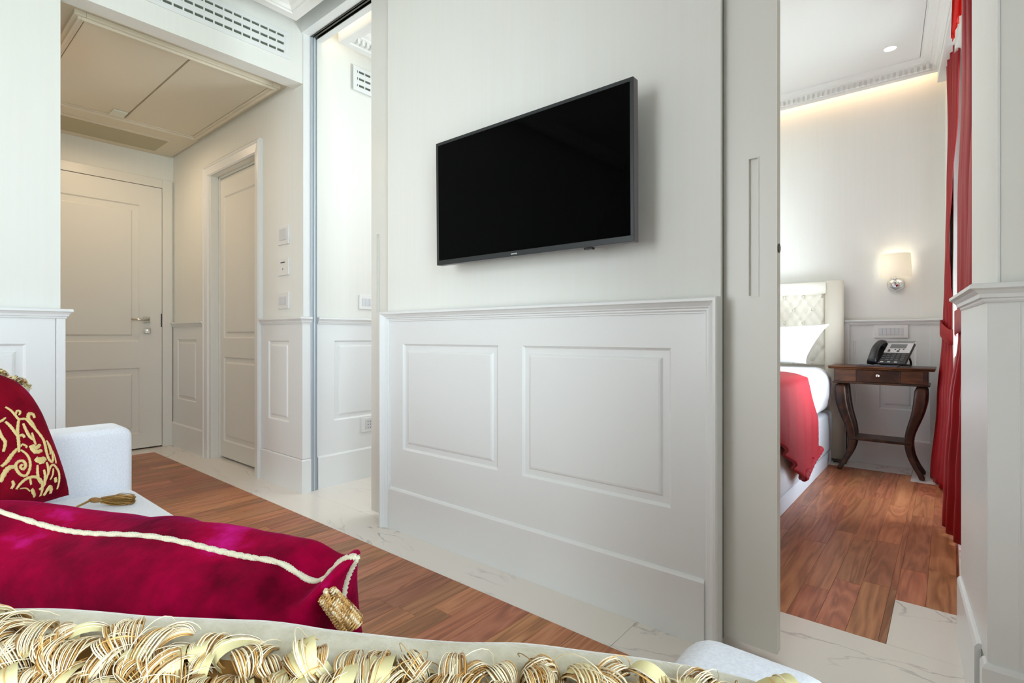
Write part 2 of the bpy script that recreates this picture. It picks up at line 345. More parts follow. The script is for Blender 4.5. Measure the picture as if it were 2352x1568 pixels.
# ------------------------------------------------------------------ hall wall (faces -Y), with inner door
wall_hall = struct(MB().b(-5.2, -2.95, 1.70, 1.80, -0.05, 2.9).b(-5.03, -4.34, FY, 1.69, 0, 2.9).b(-4.34, -3.41, FY, 1.69, 2.19, 2.9).b(-3.41, -2.9, FY, 1.618, 0, 2.682).b(-3.41, -2.9, FY, 1.618, 2.682, 2.9).build('wall_hall', paper))  # first box is unseen, added behind the door to stop light leaking under it
for a0, a1, pa, pb in ((-5.03, -4.345, -4.908, -4.504), (-3.405, -2.9, -3.31, -3.05)):
    h = (pa, pb, 0.397, 0.888); field(front, a0, a1, 0, 1.0, [h], wall_hall, 0.008, 0.008); raised_panel(front, *h, wall_hall, 0.008, 0.036)
MB().sweep_plan([(-5.03, FY-.008), (-4.345, FY-.008)], base_prof(BZ, 0.010)).build('baseboard', paint, wall_hall)
MB().sweep_plan([(-5.03, FY-.008), (-4.345, FY-.008)], rail_prof(RZ-0.004, 0.7)).build('chair_rail', paint, wall_hall)
jp = [(-3.405, FY-.008), (-2.892, FY-.008), (-2.892, 1.618)]
MB().sweep_plan(jp, base_prof(BZ, 0.006)).build('baseboard', paint, wall_hall)
MB().sweep_plan(jp, rail_prof(RZ-0.004, 0.7)).build('chair_rail', paint, wall_hall)
MB().b(-2.9, -2.892, FY-.008, 1.618, 0, 1.0).build('end_panel', paint, wall_hall)
MB().b(-2.9, -2.8955, FY-.001, 1.618, 1.03, 2.682).build('jamb_lining', paint, wall_hall)
# inner door with its casing
d2 = struct(empty('door_2'))
cas = [(0, 0), (0, 0.022), (0.012, 0.028), (0.022, 0.028), (0.026, 0.022), (0.075, 0.018), (0.082, 0.008), (0.082, 0)]
MB().sweep_sz(front, [(-4.342, 0), (-4.342, 2.192), (-3.408, 2.192), (-3.408, 0)], cas).build('door_casing', paint, d2)
mb = MB(); mb.b(-4.26, -4.235, FY-.004, 1.69, 0, 2.11).b(-3.515, -3.49, FY-.004, 1.69, 0, 2.11).b(-4.26, -3.49, FY-.004, 1.69, 2.11, 2.13)
mb.b(-4.235, -4.222, 1.625, 1.69, 0, 2.11).b(-4.235, -3.515, 1.625, 1.69, 2.095, 2.11).build('door_jamb', paint_door, d2, bevel=0.002)
dfr = Fr((0, 1.635), (1, 0), (0, -1))
hs = [(-4.165, -3.585, 0.135, 0.76), (-4.165, -3.585, 0.90, 1.955)]
leaf = field(dfr, -4.222, -3.528, 0.016, 2.092, hs, d2, 0, 0.035, paint_door, 'door_leaf')
for h in hs: raised_panel(dfr, *h, d2, 0, 0.05, paint_door)

# ------------------------------------------------------------------ entry wall with entry door (faces +X)
wall_entry = struct(MB().b(-5.3, -5.12, 0.3, 1.8, -0.05, 2.9).b(-5.2, -5.03, 0.3, 0.52, 0, 2.9).b(-5.2, -5.03, 1.565, 1.7, 0, 2.9).b(-5.2, -5.03, 0.52, 1.565, 2.21, 2.9).build('wall_entry', paper))  # rearmost box is an added backing that blocks light under the entry door
d1 = struct(empty('door_1'))
MB().b(-5.06, -5.010, 1.489, 1.562, 0, 2.212).b(-5.06, -5.010, 0.52, 0.592, 0, 2.212).b(-5.06, -5.010, 0.592, 1.489, 2.139, 2.212).build('door_casing', paint_door, d1, bevel=0.003)
efr = Fr((-5.012, 0), (0, 1), (1, 0))
hs = [(0.70, 1.33, 0.13, 0.66), (0.70, 1.33, 0.87, 1.97)]
field(efr, 0.596, 1.485, 0.012, 2.134, hs, d1, 0, 0.045, paint_door, 'door_leaf')
for h in hs: raised_panel(efr, *h, d1, 0, 0.06, paint_door, 0.010)
hp = MB(); hp.box(efr, 1.352, 1.400, 0, 0.008, 1.022, 1.070).build('handle_rose', nickel, d1, bevel=0.003)
hm = MB(); hm.tube([efr.p(1.376, 0.004, 1.046), efr.p(1.376, 0.045, 1.046)], 0.009, 10).tube([efr.p(1.382, 0.045, 1.046), efr.p(1.345, 0.050, 1.046), efr.p(1.262, 0.050, 1.048)], [0.009, 0.008, 0.0075], 10).build('lever_handle', nickel, d1, smooth=True)
lm = MB(); lm.box(efr, 1.358, 1.404, 0, 0.008, 0.934, 0.980).build('lock_rose', nickel, d1, bevel=0.003)
MB().tube([efr.p(1.384, 0.004, 0.958), efr.p(1.384, 0.026, 0.958)], 0.010, 12).box(efr, 1.379, 1.389, 0.02, 0.036, 0.942, 0.972).build('lock_knob', nickel, d1)
MB().box(efr, 1.478, 1.486, -0.004, 0.002, 0.99, 1.10).build('latch_plate', track_metal, d1)

# ------------------------------------------------------------------ left wall (faces +X), bulkhead, bedroom stretch
wall_left = struct(MB().b(-3.02, -2.912, -2.6, 0.488, 0, 2.9).b(-5.03, -3.02, 0.38, 0.488, 0, 2.9).b(-3.0, -2.9, 0.488, FY, 2.388, 2.9).build('wall_left', paper))
h = (-0.22, 0.378, 0.397, 0.886); h2 = (-0.95, -0.35, 0.397, 0.886)
field(leftf, -2.6, 0.470, 0, 1.0, [h, h2], wall_left, 0, 0.012); raised_panel(leftf, *h, wall_left); raised_panel(leftf, *h2, wall_left)
MB().b(-2.912, -2.8985, 0.472, 0.503, 0, 1.0).build('corner_post', paint, wall_left, bevel=0.002)
MB().b(-5.0, -2.912, 0.488, 0.500, 0, 1.0).build('hall_panelling', paint, wall_left)
lp = [(-2.9, 0.500), (-2.9, -2.6)]
MB().sweep_plan([(-4.9, 0.500), (-2.9, 0.500), (-2.9, -2.6)][::-1], rail_prof(RZ, 0.75), side=1).build('chair_rail', paint, wall_left)
MB().sweep_plan([(-4.9, 0.500), (-2.9, 0.500), (-2.9, -2.6)][::-1], base_prof(BZ, 0.010), side=1).build('baseboard', paint, wall_left)
wall_bl = struct(MB().b(-3.02, -2.912, 1.657, 4.7, 0, 2.95).build('wall_bedroom_left', paper))
h = (1.779, 2.40, 0.397, 0.888); h2 = (2.55, 3.2, 0.397, 0.888)
field(leftf, 1.665, 4.56, 0, 1.0, [h, h2], wall_bl, 0, 0.012); raised_panel(leftf, *h, wall_bl); raised_panel(leftf, *h2, wall_bl)
MB().sweep_plan([(-2.9, 1.665), (-2.9, 4.56)], rail_prof(RZ-0.004, 0.75)).build('chair_rail', paint, wall_bl)
MB().sweep_plan([(-2.9, 1.665), (-2.9, 4.56)], base_prof(BZ, 0.010)).build('baseboard', paint, wall_bl)

# ------------------------------------------------------------------ partition carrying the television
XL, XR = -2.097, -0.515
wall_p = empty('wall_front'); struct(wall_p)
MB().b(XL, XR, FY, 1.592, 0, 2.9).build('front_leaf', paper, wall_p)
MB().b(XL, XR, 1.682, 1.700, 0, 2.9).build('rear_leaf', paper, wall_p)
MB().b(-1.31, -1.27, 1.592, 1.682, 0, 2.9).build('core_stud', paint, wall_p)
MB().b(-2.9, XL, FY-.010, 1.618, 2.682, 2.9).b(-2.9, XL, 1.657, 1.700, 2.682, 2.9).b(XR, 0.9, FY-.010, 1.618, 2.682, 2.9).b(XR, 0.9, 1.657, 1.700, 2.682, 2.9).build('door_head', paint, wall_p)
h1 = (-1.971, -1.376, 0.384, 0.881); h2 = (-1.253, -0.662, 0.384, 0.881)
pf = Fr((0, 1.565), (1, 0), (0, -1))
field(pf, -2.09, -0.53, 0.0, 1.0, [h1, h2], wall_p, 0.0, 0.012)
field(pf, -2.09, -0.53, 0.0, 0.0001, [], wall_p, 0.0)
for h in (h1, h2): raised_panel(pf, *h, wall_p)
MB().sweep_plan([(-2.060, 1.565), (-0.5565, 1.565)], base_prof(BZ, 0.012)).build('baseboard', paint, wall_p)
fp = [(0, 0), (0, 0.030), (0.004, 0.036), (0.012, 0.036), (0.016, 0.028), (0.026, 0.018), (0.030, 0.017), (0.033, 0.010), (0.038, 0.010), (0.042, 0.006), (0.046, 0.006), (0.046, 0.0)]
MB().sweep_sz(pf, [(-2.110, 0), (-2.110, 1.033), (XR+.004, 1.033), (XR+.004, 0)], fp).build('panelling_frame', paint, wall_p)
MB().b(XR-.010, XR-.002, 1.592, 1.604, 0.02, 2.68).build('brush_seal', dark_gap, wall_p)
# steel receiver and top track
jb = struct(empty('trim_1'))
MB().b(-2.925, -2.8915, 1.6185, 1.6565, 0, 2.682).build('receiver_back', mat('pale_grey_profile', (176, 184, 190), 0.5, metal=0.15), jb)
MB().b(-2.8915, -2.885, 1.636, 1.644, 0.0, 2.682).b(-2.897, -2.888, 1.618, 1.621, 0.0, 2.682).b(-2.897, -2.886, 1.654, 1.657, 0, 2.682).build('receiver_fin', metal, jb, bevel=0.002)
MB().b(-2.9, 0.1, 1.618, 1.657, 2.70, 2.74).build('track_channel', dark_gap, jb)
MB().b(-2.9, 0.1, 1.618, 1.622, 2.676, 2.74).b(-2.9, 0.1, 1.653, 1.657, 2.676, 2.74).b(-2.9, 0.1, 1.633, 1.643, 2.680, 2.71).build('track_rail', track_metal, jb, bevel=0.001)

# sliding pocket doors
def pocket_door(name, xa, xb, hx0, hx1, hz0, hz1):
    d = struct(empty(name)); fr = Fr((0, 1.605), (1, 0), (0, -1))
    field(fr, xa, xb, 0.026, 2.675, [(hx0, hx1, hz0, hz1)], d, 0, 0.034, paint_door, 'door_leaf')
    MB().b(xa, xb, 1.6385, 1.639, 0.026, 2.675).build('back_face', paint_door, d)
    mb = MB(); R = [[fr.p(hx0+i, n, hz0+i), fr.p(hx1-i, n, hz0+i), fr.p(hx1-i, n, hz1-i), fr.p(hx0+i, n, hz1-i)] for i, n in ((-0.002, 0.0015), (0.001, 0.0015), (0.001, -0.009), (0.002, -0.009))]
    mb.rings(R, True, False); mb.f.append((12, 13, 14, 15)); mb.m.append(0); mb.build('recessed_pull', paint_door, d)
    return d
d3 = pocket_door('door_3', -2.274, -1.42, -2.228, -2.206, 1.041, 1.431)
d4 = pocket_door('door_4', -1.15, -0.370, -0.446, -0.420, 1.033, 1.430)
MB().b(-2.276, -2.270, 1.610, 1.634, 0.03, 2.66).build('edge_strip', paint_door, d3)
lathe(MB(), (-0.3705, 1.620, 1.166), [(0.0, -0.002), (0.013, -0.002), (0.013, 0.003), (0.010, 0.004), (0, 0.004)], 16, d=(1, 0, 0)).build('edge_latch', track_metal, d4)

# ------------------------------------------------------------------ pier on the right with wrapped panelling
P0, P1 = Vector((0.067, 1.565)), Vector((0.034, 2.078))
sdir = (P1-P0).normalized(); sn = Vector((-sdir.y, sdir.x))       # sn points to -X
pier = Fr(P0, sdir, sn)
wall_pier = struct(MB().prism([(0.083, 1.577), (0.45, 1.577), (0.42, 2.085), (0.052, 2.085)], 0, 2.9).build('wall_right', paper))
field(pier, 0.0, 0.514, 0, 1.0, [(0.13, 0.40, 0.30, 0.86)], wall_pier, 0, 0.012); raised_panel(pier, 0.13, 0.40, 0.30, 0.86, wall_pier, 0, 0.05)
p2 = Fr((0.067, 1.565), (1, 0), (0, -1))
field(p2, 0.0, 0.4, 0, 1.0, [], wall_pier, 0, 0.012)
MB().b(0.115, 0.118, 1.5635, 1.566, 0.2, 0.99).build('panel_groove', paint, wall_pier)
MB().prism([(0.028, 2.082), (0.065, 1.5665), (0.3, 1.5665), (0.3, 2.095), (0.028, 2.095)], 0, 1.0).build('panelling_core', paint, wall_pier)
mb = MB(); mb.sweep_plan([tuple(P1), tuple(P0), (0.45, 1.565)], rail_prof(RZ+0.002, 1.0)); mb.build('chair_rail', paint, wall_pier)
pp = P0 + sdir*0.03; pq = P0 + sdir*0.085
mb = MB(); mb.sweep_plan([tuple(pp), tuple(P0), (0.45, 1.565)], base_prof(BZ, 0.012)); mb.sweep_plan([tuple(P1), tuple(pq)], base_prof(BZ, 0.016)); mb.build('baseboard', paint, wall_pier)
MB().box(pier, 0.03, 0.085, -0.002, 0.004, 0, BZ-0.012).build('seal_notch', plug_dark, wall_pier)
MB().box(Fr((0.083, 1.577), (1, 0), (0, -1)), -0.001, 0.003, 0, 0.004, 1.035, 2.68).build('corner_bead', paint, wall_pier)

# ------------------------------------------------------------------ hidden shell: facade with window openings, rear wall
def facade_box(mb, s0, s1, z0, z1, o0=0.0, o1=-0.32): return mb.box(fac, s0, s1, o1, o0, z0, z1)
wf = MB()
S = lambda y: (4.56-y)/0.9973
facade_box(wf, -0.3, S(4.02), 0, 2.95); facade_box(wf, S(4.02), S(2.82), 2.55, 2.95); facade_box(wf, S(2.82), S(0.62), 0, 2.95)
facade_box(wf, S(0.62), S(-1.22), 2.45, 2.95); facade_box(wf, S(-1.22), S(-2.75), 0, 2.95)
wall_facade = struct(wf.build('wall_facade', paper))
wall_back = struct(MB().b(-3.1, 0.6, -2.75, -2.6, 0, 2.95).build('wall_back', paper))
def french_window(name, y0, y1, z1):
    w = struct(empty(name)); a, b = S(y1), S(y0); mb = MB()
    for q0, q1 in ((a, a+.06), ((a+b)/2-.04, (a+b)/2+.04), (b-.06, b)): facade_box(mb, q0, q1, 0.0, z1, -.10, -.16)
    facade_box(mb, a+.06, b-.06, z1-.07, z1, -.10, -.16); facade_box(mb, a+.06, b-.06, 0, .10, -.10, -.16)
    mb.build('window_frame', paint, w, bevel=0.004)
    for q0, q1 in ((a+.06, (a+b)/2-.04), ((a+b)/2+.04, b-.06)):
        g = MB(); facade_box(g, q0, q1, .10, z1-.07, -.128, -.132); g.build('pane', glass, w)
    return w
french_window('window_1', 2.82, 4.02, 2.55)
french_window('window_2', -1.22, 0.62, 2.45)
terrace = struct(MB().b(0.75, 30, -20, 24, -0.2, -0.05).build('floor_terrace', mat('pale_terrace', (190, 196, 176), 0.8)))

# ------------------------------------------------------------------ bedroom headboard wall (faces -Y)
wall_b = struct(MB().b(-3.02, 0.35, 4.572, 4.75, 0, 2.95).build('wall_bedroom_back', paper))
hs = [(-0.540, -0.519, 0.397, 0.879), (-0.384, -0.175, 0.397, 0.879)]
field(bedf, -3.0, 0.05, 0, 1.0, hs, wall_b, 0, 0.012); raised_panel(bedf, *hs[1], wall_b); raised_panel(bedf, *hs[0], wall_b, 0, 0.008)
MB().sweep_plan([(-0.59, 4.56), (-0.10, 4.56), (-0.10, 4.525), (0.0, 4.525)], rail_prof(RZ, 0.8)).build('chair_rail', paint, wall_b)
MB().b(-0.10, 0.0, 4.527, 4.565, 0, 1.0).build('corner_pilaster', paint, wall_b, bevel=0.002)
MB().b(-0.60, -0.562, 4.545, 4.562, 0, 1.0).build('panel_frame_post', paint, wall_b, bevel=0.004)
MB().sweep_plan([(-0.60, 4.56), (-0.10, 4.56), (-0.10, 4.525), (0.0, 4.525)], base_prof(BZ, 0.012)).build('baseboard', paint, wall_b)

# ------------------------------------------------------------------ ceilings
ceil_main = struct(MB().b(-3.0, 0.9, -2.75, FY, 2.86, 2.95).build('ceiling_living', plaster))
def cornice(z): return [(0, z+.09), (0, z), (-.045, z), (-.048, z+.008), (-.058, z+.010), (-.066, z+.024), (-.084, z+.034), (-.090, z+.034), (-.092, z+.044), (-.112, z+.052), (-.128, z+.068), (-.14, z+.068), (-.14, z+.09)]
def tray(c, pts, z):
    mb = MB(); mb.sweep_plan(pts, cornice(z), closed=True, side=1); mb.build('cornice', plaster, c)
    P = [Vector(p) for p in pts]; n = len(P); q = []
    for i in range(n):
        def nr(a, b):
            t = (b-a).normalized(); return Vector((t.y, -t.x))
        m = nr(P[i-1], P[i])+nr(P[i], P[(i+1) % n]); m = m/(m.length**2)*2; q.append(P[i]-m*0.138)
    mb = MB(); mb.prism([tuple(v) for v in q], z+.068, z+.11); mb.build('ceiling_board', plaster, c)
# outward is to the right of travel: go counter-clockwise
tray(ceil_main, [(-2.765, -2.45), (0.33, -2.45), (0.11, 1.462), (-2.765, 1.462)], 2.652)
ceil_bed = struct(MB().b(-3.0, 0.5, 1.7, 4.75, 2.88, 2.95).build('ceiling_bedroom', plaster))
BT = [(-2.785, 1.735), (0.19, 1.735), (-0.016, 4.45), (-2.785, 4.45)]
tray(ceil_bed, BT, 2.655)
mb = MB(); x = -2.74
while x < -0.06: mb.b(x, x+.016, 4.364, 4.392, 2.658, 2.69); x += .032
y = 1.78
while y < 4.40: mb.b(-2.728, -2.700, y, y+.016, 2.658, 2.69); y += .032
de = mb.build('dentil_band', plaster, ceil_bed); de['kind'] = 'stuff'
hall_c = struct(MB().b(-5.03, -3.0, 0.488, FY, 2.428, 2.5).build('ceiling_hall', hall_ceiling))
hfr = MB()
def ceil_frame(mb, x0, x1, y0, y1, z, w, t):
    for i0, i1, za in ((0, w, z), (w*.35, w*.65, z-t*.5)):
        mb.b(x0+i0, x1-i0, y0+i0, y0+i1, za, z+t).b(x0+i0, x1-i0, y1-i1, y1-i0, za, z+t).b(x0+i0, x0+i1, y0+i1, y1-i1, za, z+t).b(x1-i1, x1-i0, y0+i1, y1-i1, za, z+t)
ceil_frame(hfr, -4.40, -3.095, 0.567, 1.538, 2.405, 0.045, 0.023)
hfr.build('ceiling_frame', hall_ceiling, hall_c, bevel=0.003)
MB().b(-4.352, -3.145, 0.617, 1.062, 2.412, 2.43).build('ceiling_panel', hall_ceiling, hall_c, bevel=0.002)
MB().b(-4.352, -3.145, 1.072, 1.490, 2.412, 2.43).build('ceiling_panel', hall_ceiling, hall_c, bevel=0.002)
mb = MB(); mb.b(-5.028, -4.42, 0.50, 1.555, 2.412, 2.43).build('ceiling_margin', hall_ceiling, hall_c, bevel=0.002)
g = empty('ceiling_air_grille'); thing(g, 'long recessed air return in the hall ceiling over the entry door', 'air vent')
MB().b(-4.93, -4.57, 0.60, 1.425, 2.404, 2.413).build('frame', hall_ceiling, g, bevel=0.002)
MB().b(-4.915, -4.60, 0.62, 1.405, 2.4025, 2.4045).build('filter_mesh', mat('grey_beige_filter', (176, 168, 142), 0.8), g)
sl = empty('recessed_spotlight'); thing(sl, 'small square glass spotlight beside the panel joint in the hall ceiling', 'spotlight')
MB().b(-4.335, -4.22, 0.975, 1.055, 2.400, 2.412).build('glass_cover', mat('frosted_glass', (205, 208, 196), 0.3), sl, bevel=0.004)

# ------------------------------------------------------------------ air grilles
def grille(name, label, y0, y1, z0, z1, rows, pitch, margin, parent=None):
    g = empty(name); thing(g, label, 'air vent', 'slotted white wall air vents')
    a, b, c, d = y0, y1, z0, z1
    MB().box(leftf, a-margin+.02, b+margin-.02, -0.004, 0.0015, c-margin+.02, d+margin-.02).build('backing', mat('shadowed_duct', (88, 96, 84), 0.8), g)
    mb = MB()
    for (p0, p1, q0, q1) in ((a-margin, b+margin, c-margin, c), (a-margin, b+margin, d, d+margin), (a-margin, a, c, d), (b, b+margin, c, d)):
        mb.box(leftf, p0, p1, -0.004, 0.008, q0, q1)
    mb.build('frame', paint, g, bevel=0.001)
    for i in range(1, len(rows)):
        MB().box(leftf, a, b, 0.0, 0.007, rows[i-1][1], rows[i][0]).build('slat', paint, g)
    y = b; k = 0
    while y > a:
        for r in rows:
            pass
        MB().box(leftf, y-0.007, y, 0.0, 0.0068, c, d).build('divider', paint, g); y -= pitch
    return g
grille('wall_air_grille', 'long white slotted air vent in the bulkhead above the hall opening', 0.45, 1.465, 2.518, 2.620, [(2.518, 2.533), (2.563, 2.578), (2.606, 2.620)], 0.0465, 0.026)
grille('wall_air_grille', 'short slotted air vent on the bedroom wall seen through the left sliding doorway', 1.935, 2.60, 2.505, 2.607, [(2.505, 2.520), (2.548, 2.563), (2.592, 2.607)], 0.0465, 0.026)

# ------------------------------------------------------------------ switches and sockets
def plate(fr, name, label, cat, a0, a1, z0, z1, n0, mats=(plate_white,), keys=0, extra=None, group=None, kz=(0.25, 0.75)):
    g = empty(name); thing(g, label, cat, group)
    MB().box(fr, a0, a1, n0, n0+0.009, z0, z1).build('cover_plate', plate_white, g, bevel=0.002)
    if keys:
        w = (a1-a0)*0.72/keys; s = a0+(a1-a0)*0.14
        for k in range(keys):
            MB().box(fr, s+w*k+.0007, s+w*(k+1)-.0007, n0+0.009, n0+0.0115, z0+(z1-z0)*kz[0], z0+(z1-z0)*kz[1]).build('key', plate_grey, g, bevel=0.0006)
    if extra: extra(g)
    return g
def th(g): MB().box(front, -3.165, -3.078, 0.009, 0.013, 1.500, 1.572).build('sensor_cover', plate_grey, g, bevel=0.002)
plate(front, 'thermostat', 'square blank white thermostat, topmost of three hall wall plates', 'thermostat', -3.187, -3.056, 1.474, 1.591, 0.0, extra=th)
def kc(g):
    MB().box(front, -3.150, -3.100, 0.009, 0.011, 1.362, 1.367).build('card_slot', dark_gap, g)
    MB().box(front, -3.130, -3.120, 0.009, 0.010, 1.318, 1.330).build('status_mark', mat('grey_mark', (150, 152, 150), 0.5), g)
plate(front, 'key_card_switch', 'white key card switch with a dark slot, middle of three hall wall plates', 'switch', -3.187, -3.056, 1.286, 1.389, 0.0, extra=kc)
plate(front, 'light_switch', 'three key white light switch, lowest of three hall wall plates above the rail', 'switch', -3.190, -3.056, 1.082, 1.181, 0.0, keys=3)
plate(Fr((-2.912, 0), (0, 1), (1, 0)), 'light_switch', 'white light switch above the rail, seen through the left sliding doorway', 'switch', 1.960, 2.10, 1.088, 1.182, 0.0, keys=4)
def sk(g):
    for k in range(3):
        for j in range(3): lathe(MB(), leftf.p(2.015+.019*k, 0.0112, 0.325+.019*j), [(0.0028, 0), (0.0028, 0.001)], 8, d=(1, 0, 0)).build('hole', dark_gap, g)
    MB().box(leftf, 1.995, 2.075, 0.009, 0.0112, 0.312, 0.376).build('insert', plate_grey, g)
plate(leftf, 'power_socket', 'white power socket low on the panelling beyond the left doorway', 'socket', 1.968, 2.10, 0.297, 0.390, 0.0, extra=sk)
plate(bedf, 'bedside_switch_panel', 'wide white seven key switch plate above the telephone', 'switch', -0.415, -0.218, 0.902, 0.992, 0.0, keys=6, kz=(0.24, 0.78))

# ------------------------------------------------------------------ television
tv = empty('television'); thing(tv, 'flat black television with grey bezel mounted on the white partition wall', 'television')
C = {'TL': Vector((-1.624, 1.462, 1.708)), 'TR': Vector((-0.737, 1.462, 1.707)), 'BL': Vector((-1.624, 1.468, 1.214)), 'BR': Vector((-0.741, 1.468, 1.201))}
# local frame: u along width, w up, n towards the room
U = (C['TR']-C['TL']); Wd = U.length; U.normalize(); V = (C['TL']-C['BL']); Hh = 0.500; V = (V - U*V.dot(U)).normalized(); Nn = V.cross(U).normalized()
if Nn.y > 0: Nn = -Nn
O = C['TL'] - V*Hh
class TF:
    def p(s, a, n, z): return tuple(O + U*a + V*z + Nn*n)
T = TF()
def tvbox(mb, a0, a1, n0, n1, z0, z1):
    vs = [T.p(a, n, z) for z in (z0, z1) for n in (n0, n1) for a in (a0, a1)]
    return mb.add(vs, [(0, 1, 3, 2), (4, 6, 7, 5), (0, 4, 5, 1), (2, 3, 7, 6), (0, 2, 6, 4), (1, 5, 7, 3)])
mb = MB(); tvbox(mb, 0, Wd, -0.030, -0.001, 0, Hh).build('case', gun_side, tv, bevel=0.002)
mb = MB(); bw = 0.012
tvbox(mb, 0, Wd, -0.001, 0.0015, Hh-bw, Hh); tvbox(mb, 0, Wd, -0.001, 0.0015, 0, bw*1.6); tvbox(mb, 0, bw, -0.001, 0.0015, bw*1.6, Hh-bw); tvbox(mb, Wd-bw, Wd, -0.001, 0.0015, bw*1.6, Hh-bw)
mb.build('bezel', gun, tv, bevel=0.0008)
mb = MB(); tvbox(mb, bw, Wd-bw, -0.001, 0.0005, bw*1.6, Hh-bw).build('screen', screen, tv)
mb = MB(); tvbox(mb, 0.06, Wd-0.06, -0.052, -0.030, 0.02, Hh*0.62).build('rear_housing', black_plastic, tv, bevel=0.006)
mb = MB(); tvbox(mb, 0.30, Wd-0.30, -0.0965, -0.050, 0.10, Hh*0.55).build('wall_bracket', track_metal, tv)
mb = MB(); tvbox(mb, 0.70, 0.73, -0.03, -0.012, -0.006, 0.0).build('sensor_bump', black_plastic, tv)
# the maker's small pale lettering, too blurred to read, on the lower bezel
mb = MB()
for k in range(7):
    a = Wd*0.5 - 0.045 + k*0.0042
    tvbox(mb, a, a+0.0033, 0.0012, 0.0018, 0.0062, 0.0106)
mb.build('lettering', mat('silver_print', (188, 190, 186), 0.3), tv)

# ------------------------------------------------------------------ bed
bed = empty('bed'); thing(bed, 'white made bed with a tufted cream leather headboard against the back wall', 'bed')
mb = MB(); mb.b(-2.24, -0.655, 2.35, 4.44, 0.085, 0.375); mb.build('bed_base', bed_base, bed, bevel=0.03, seg=4)
mb = MB(); mb.b(-2.22, -0.66, 2.40, 4.42, 0.0, 0.09); mb.build('plinth', bed_base, bed)
mb = MB(); mb.b(-2.25, -0.650, 2.34, 4.42, 0.375, 0.675); mb.build('mattress', linen, bed, bevel=0.085, seg=6)
mb = MB(); mb.b(-2.26, -0.640, 3.30, 4.415, 0.41, 0.69); o = mb.build('top_sheet', linen, bed, bevel=0.10, seg=6)
# headboard: padded border and buttoned centre
hb = empty('headboard'); hb.parent = bed
def hump(mb, a0, a1, z0, z1, y0, y1):
    """padded bar with a half round front"""
    vert = (z1-z0) > (a1-a0); R = []
    for k in range(11):
        t = math.pi*k/10; c = math.cos(t); sN = math.sin(t)**0.6 if 0 < k < 10 else 0
        yy = y0-(y0-y1)*sN
        if vert: R.append([(a0+(a1-a0)*(0.5-0.5*c), yy, z0), (a0+(a1-a0)*(0.5-0.5*c), yy, z1)])
        else: R.append([(a0, yy, z0+(z1-z0)*(0.5-0.5*c)), (a1, yy, z0+(z1-z0)*(0.5-0.5*c))])
    n = len(mb.v); vs = [p for r in R for p in r]; mb.add(vs, [(2*i, 2*i+1, 2*i+3, 2*i+2) for i in range(10)]+[tuple(range(0, 22, 2)), tuple(range(1, 22, 2))[::-1]]); return mb
MB().b(-2.36, -0.595, 4.50, 4.548, 0.02, 1.318).build('board', leather_cream, hb, bevel=0.01, seg=3)
hump(MB(), -0.712, -0.592, 0.02, 1.322, 4.505, 4.452).build('padded_border', leather_cream, hb, smooth=True)
hump(MB(), -2.36, -2.24, 0.02, 1.322, 4.505, 4.452).build('padded_border', leather_cream, hb, smooth=True)
hump(MB(), -2.25, -0.70, 1.226, 1.322, 4.505, 4.450).build('padded_border', leather_cream, hb, smooth=True)
# buttoned panel
btn = []
for r in range(6):
    z = 1.213-0.1*r
    for c in range(14):
        x = -0.728-0.13*c*1.0 - (0.065 if r % 2 == 0 else 0.0) - 0.062*0
        x = -0.792-0.130*c if r % 2 == 1 else -0.857-0.130*c
        if -2.2 < x < -0.75: btn.append((x, z+0.0))
mb = MB(); nx, nz = 150, 52; x0, x1, z0, z1 = -2.24, -0.712, 0.70, 1.236
def tuft(x, z):
    # diamond folds: distance to the diagonal seams through the buttons
    u = (x+0.792)/0.130; w = (z-1.113)/0.2
    a = abs(((u+w+0.5) % 1)-0.5); b = abs(((u-w+0.5) % 1)-0.5)
    s1 = math.exp(-(a/0.035)**2)*0.0045; s2 = math.exp(-(b/0.035)**2)*0.0045; d = 0
    r = math.hypot(a, b); d = math.exp(-(r/0.06)**2)*0.012
    puff = 0.007*(math.sin(math.pi*min(1, a*2))*math.sin(math.pi*min(1, b*2)))**0.5
    return max(s1, s2)+d-puff
for j in range(nz+1):
    for i in range(nx+1):
        x = x0+(x1-x0)*i/nx; z = z0+(z1-z0)*j/nz; mb.v.append((x, 4.489+tuft(x, z), z))
for j in range(nz):
    for i in range(nx): mb.f.append((j*(nx+1)+i, j*(nx+1)+i+1, (j+1)*(nx+1)+i+1, (j+1)*(nx+1)+i)); mb.m.append(0)
mb.build('tufted_panel', leather_cream, hb, smooth=True)
for (x, z) in btn:
    if x > -1.5: lathe(MB(), (x, 4.497, z), [(0.0, 0.016), (0.006, 0.0105), (0.0095, 0.006), (0.0095, 0.0)], 12, d=(0, -1, 0)).build('button', leather_cream, hb, smooth=True)

# ------------------------------------------------------------------ cloth-like helpers
def sheet(name, P, m, parent, th=0.0, smooth=True, closed_u=False):
    """P: grid [rows][cols] of points"""
    mb = MB(); r, c = len(P), len(P[0])
    for row in P:
        for p in row: mb.v.append(tuple(p))
    for i in range(r-1):
        for j in range(c-1): mb.f.append((i*c+j, i*c+j+1, (i+1)*c+j+1, (i+1)*c+j)); mb.m.append(0)
    o = mb.build(name, m, parent, smooth=smooth, recalc=False)
    if th: s = o.modifiers.new('thick', 'SOLIDIFY'); s.thickness = th; s.offset = 0
    return o
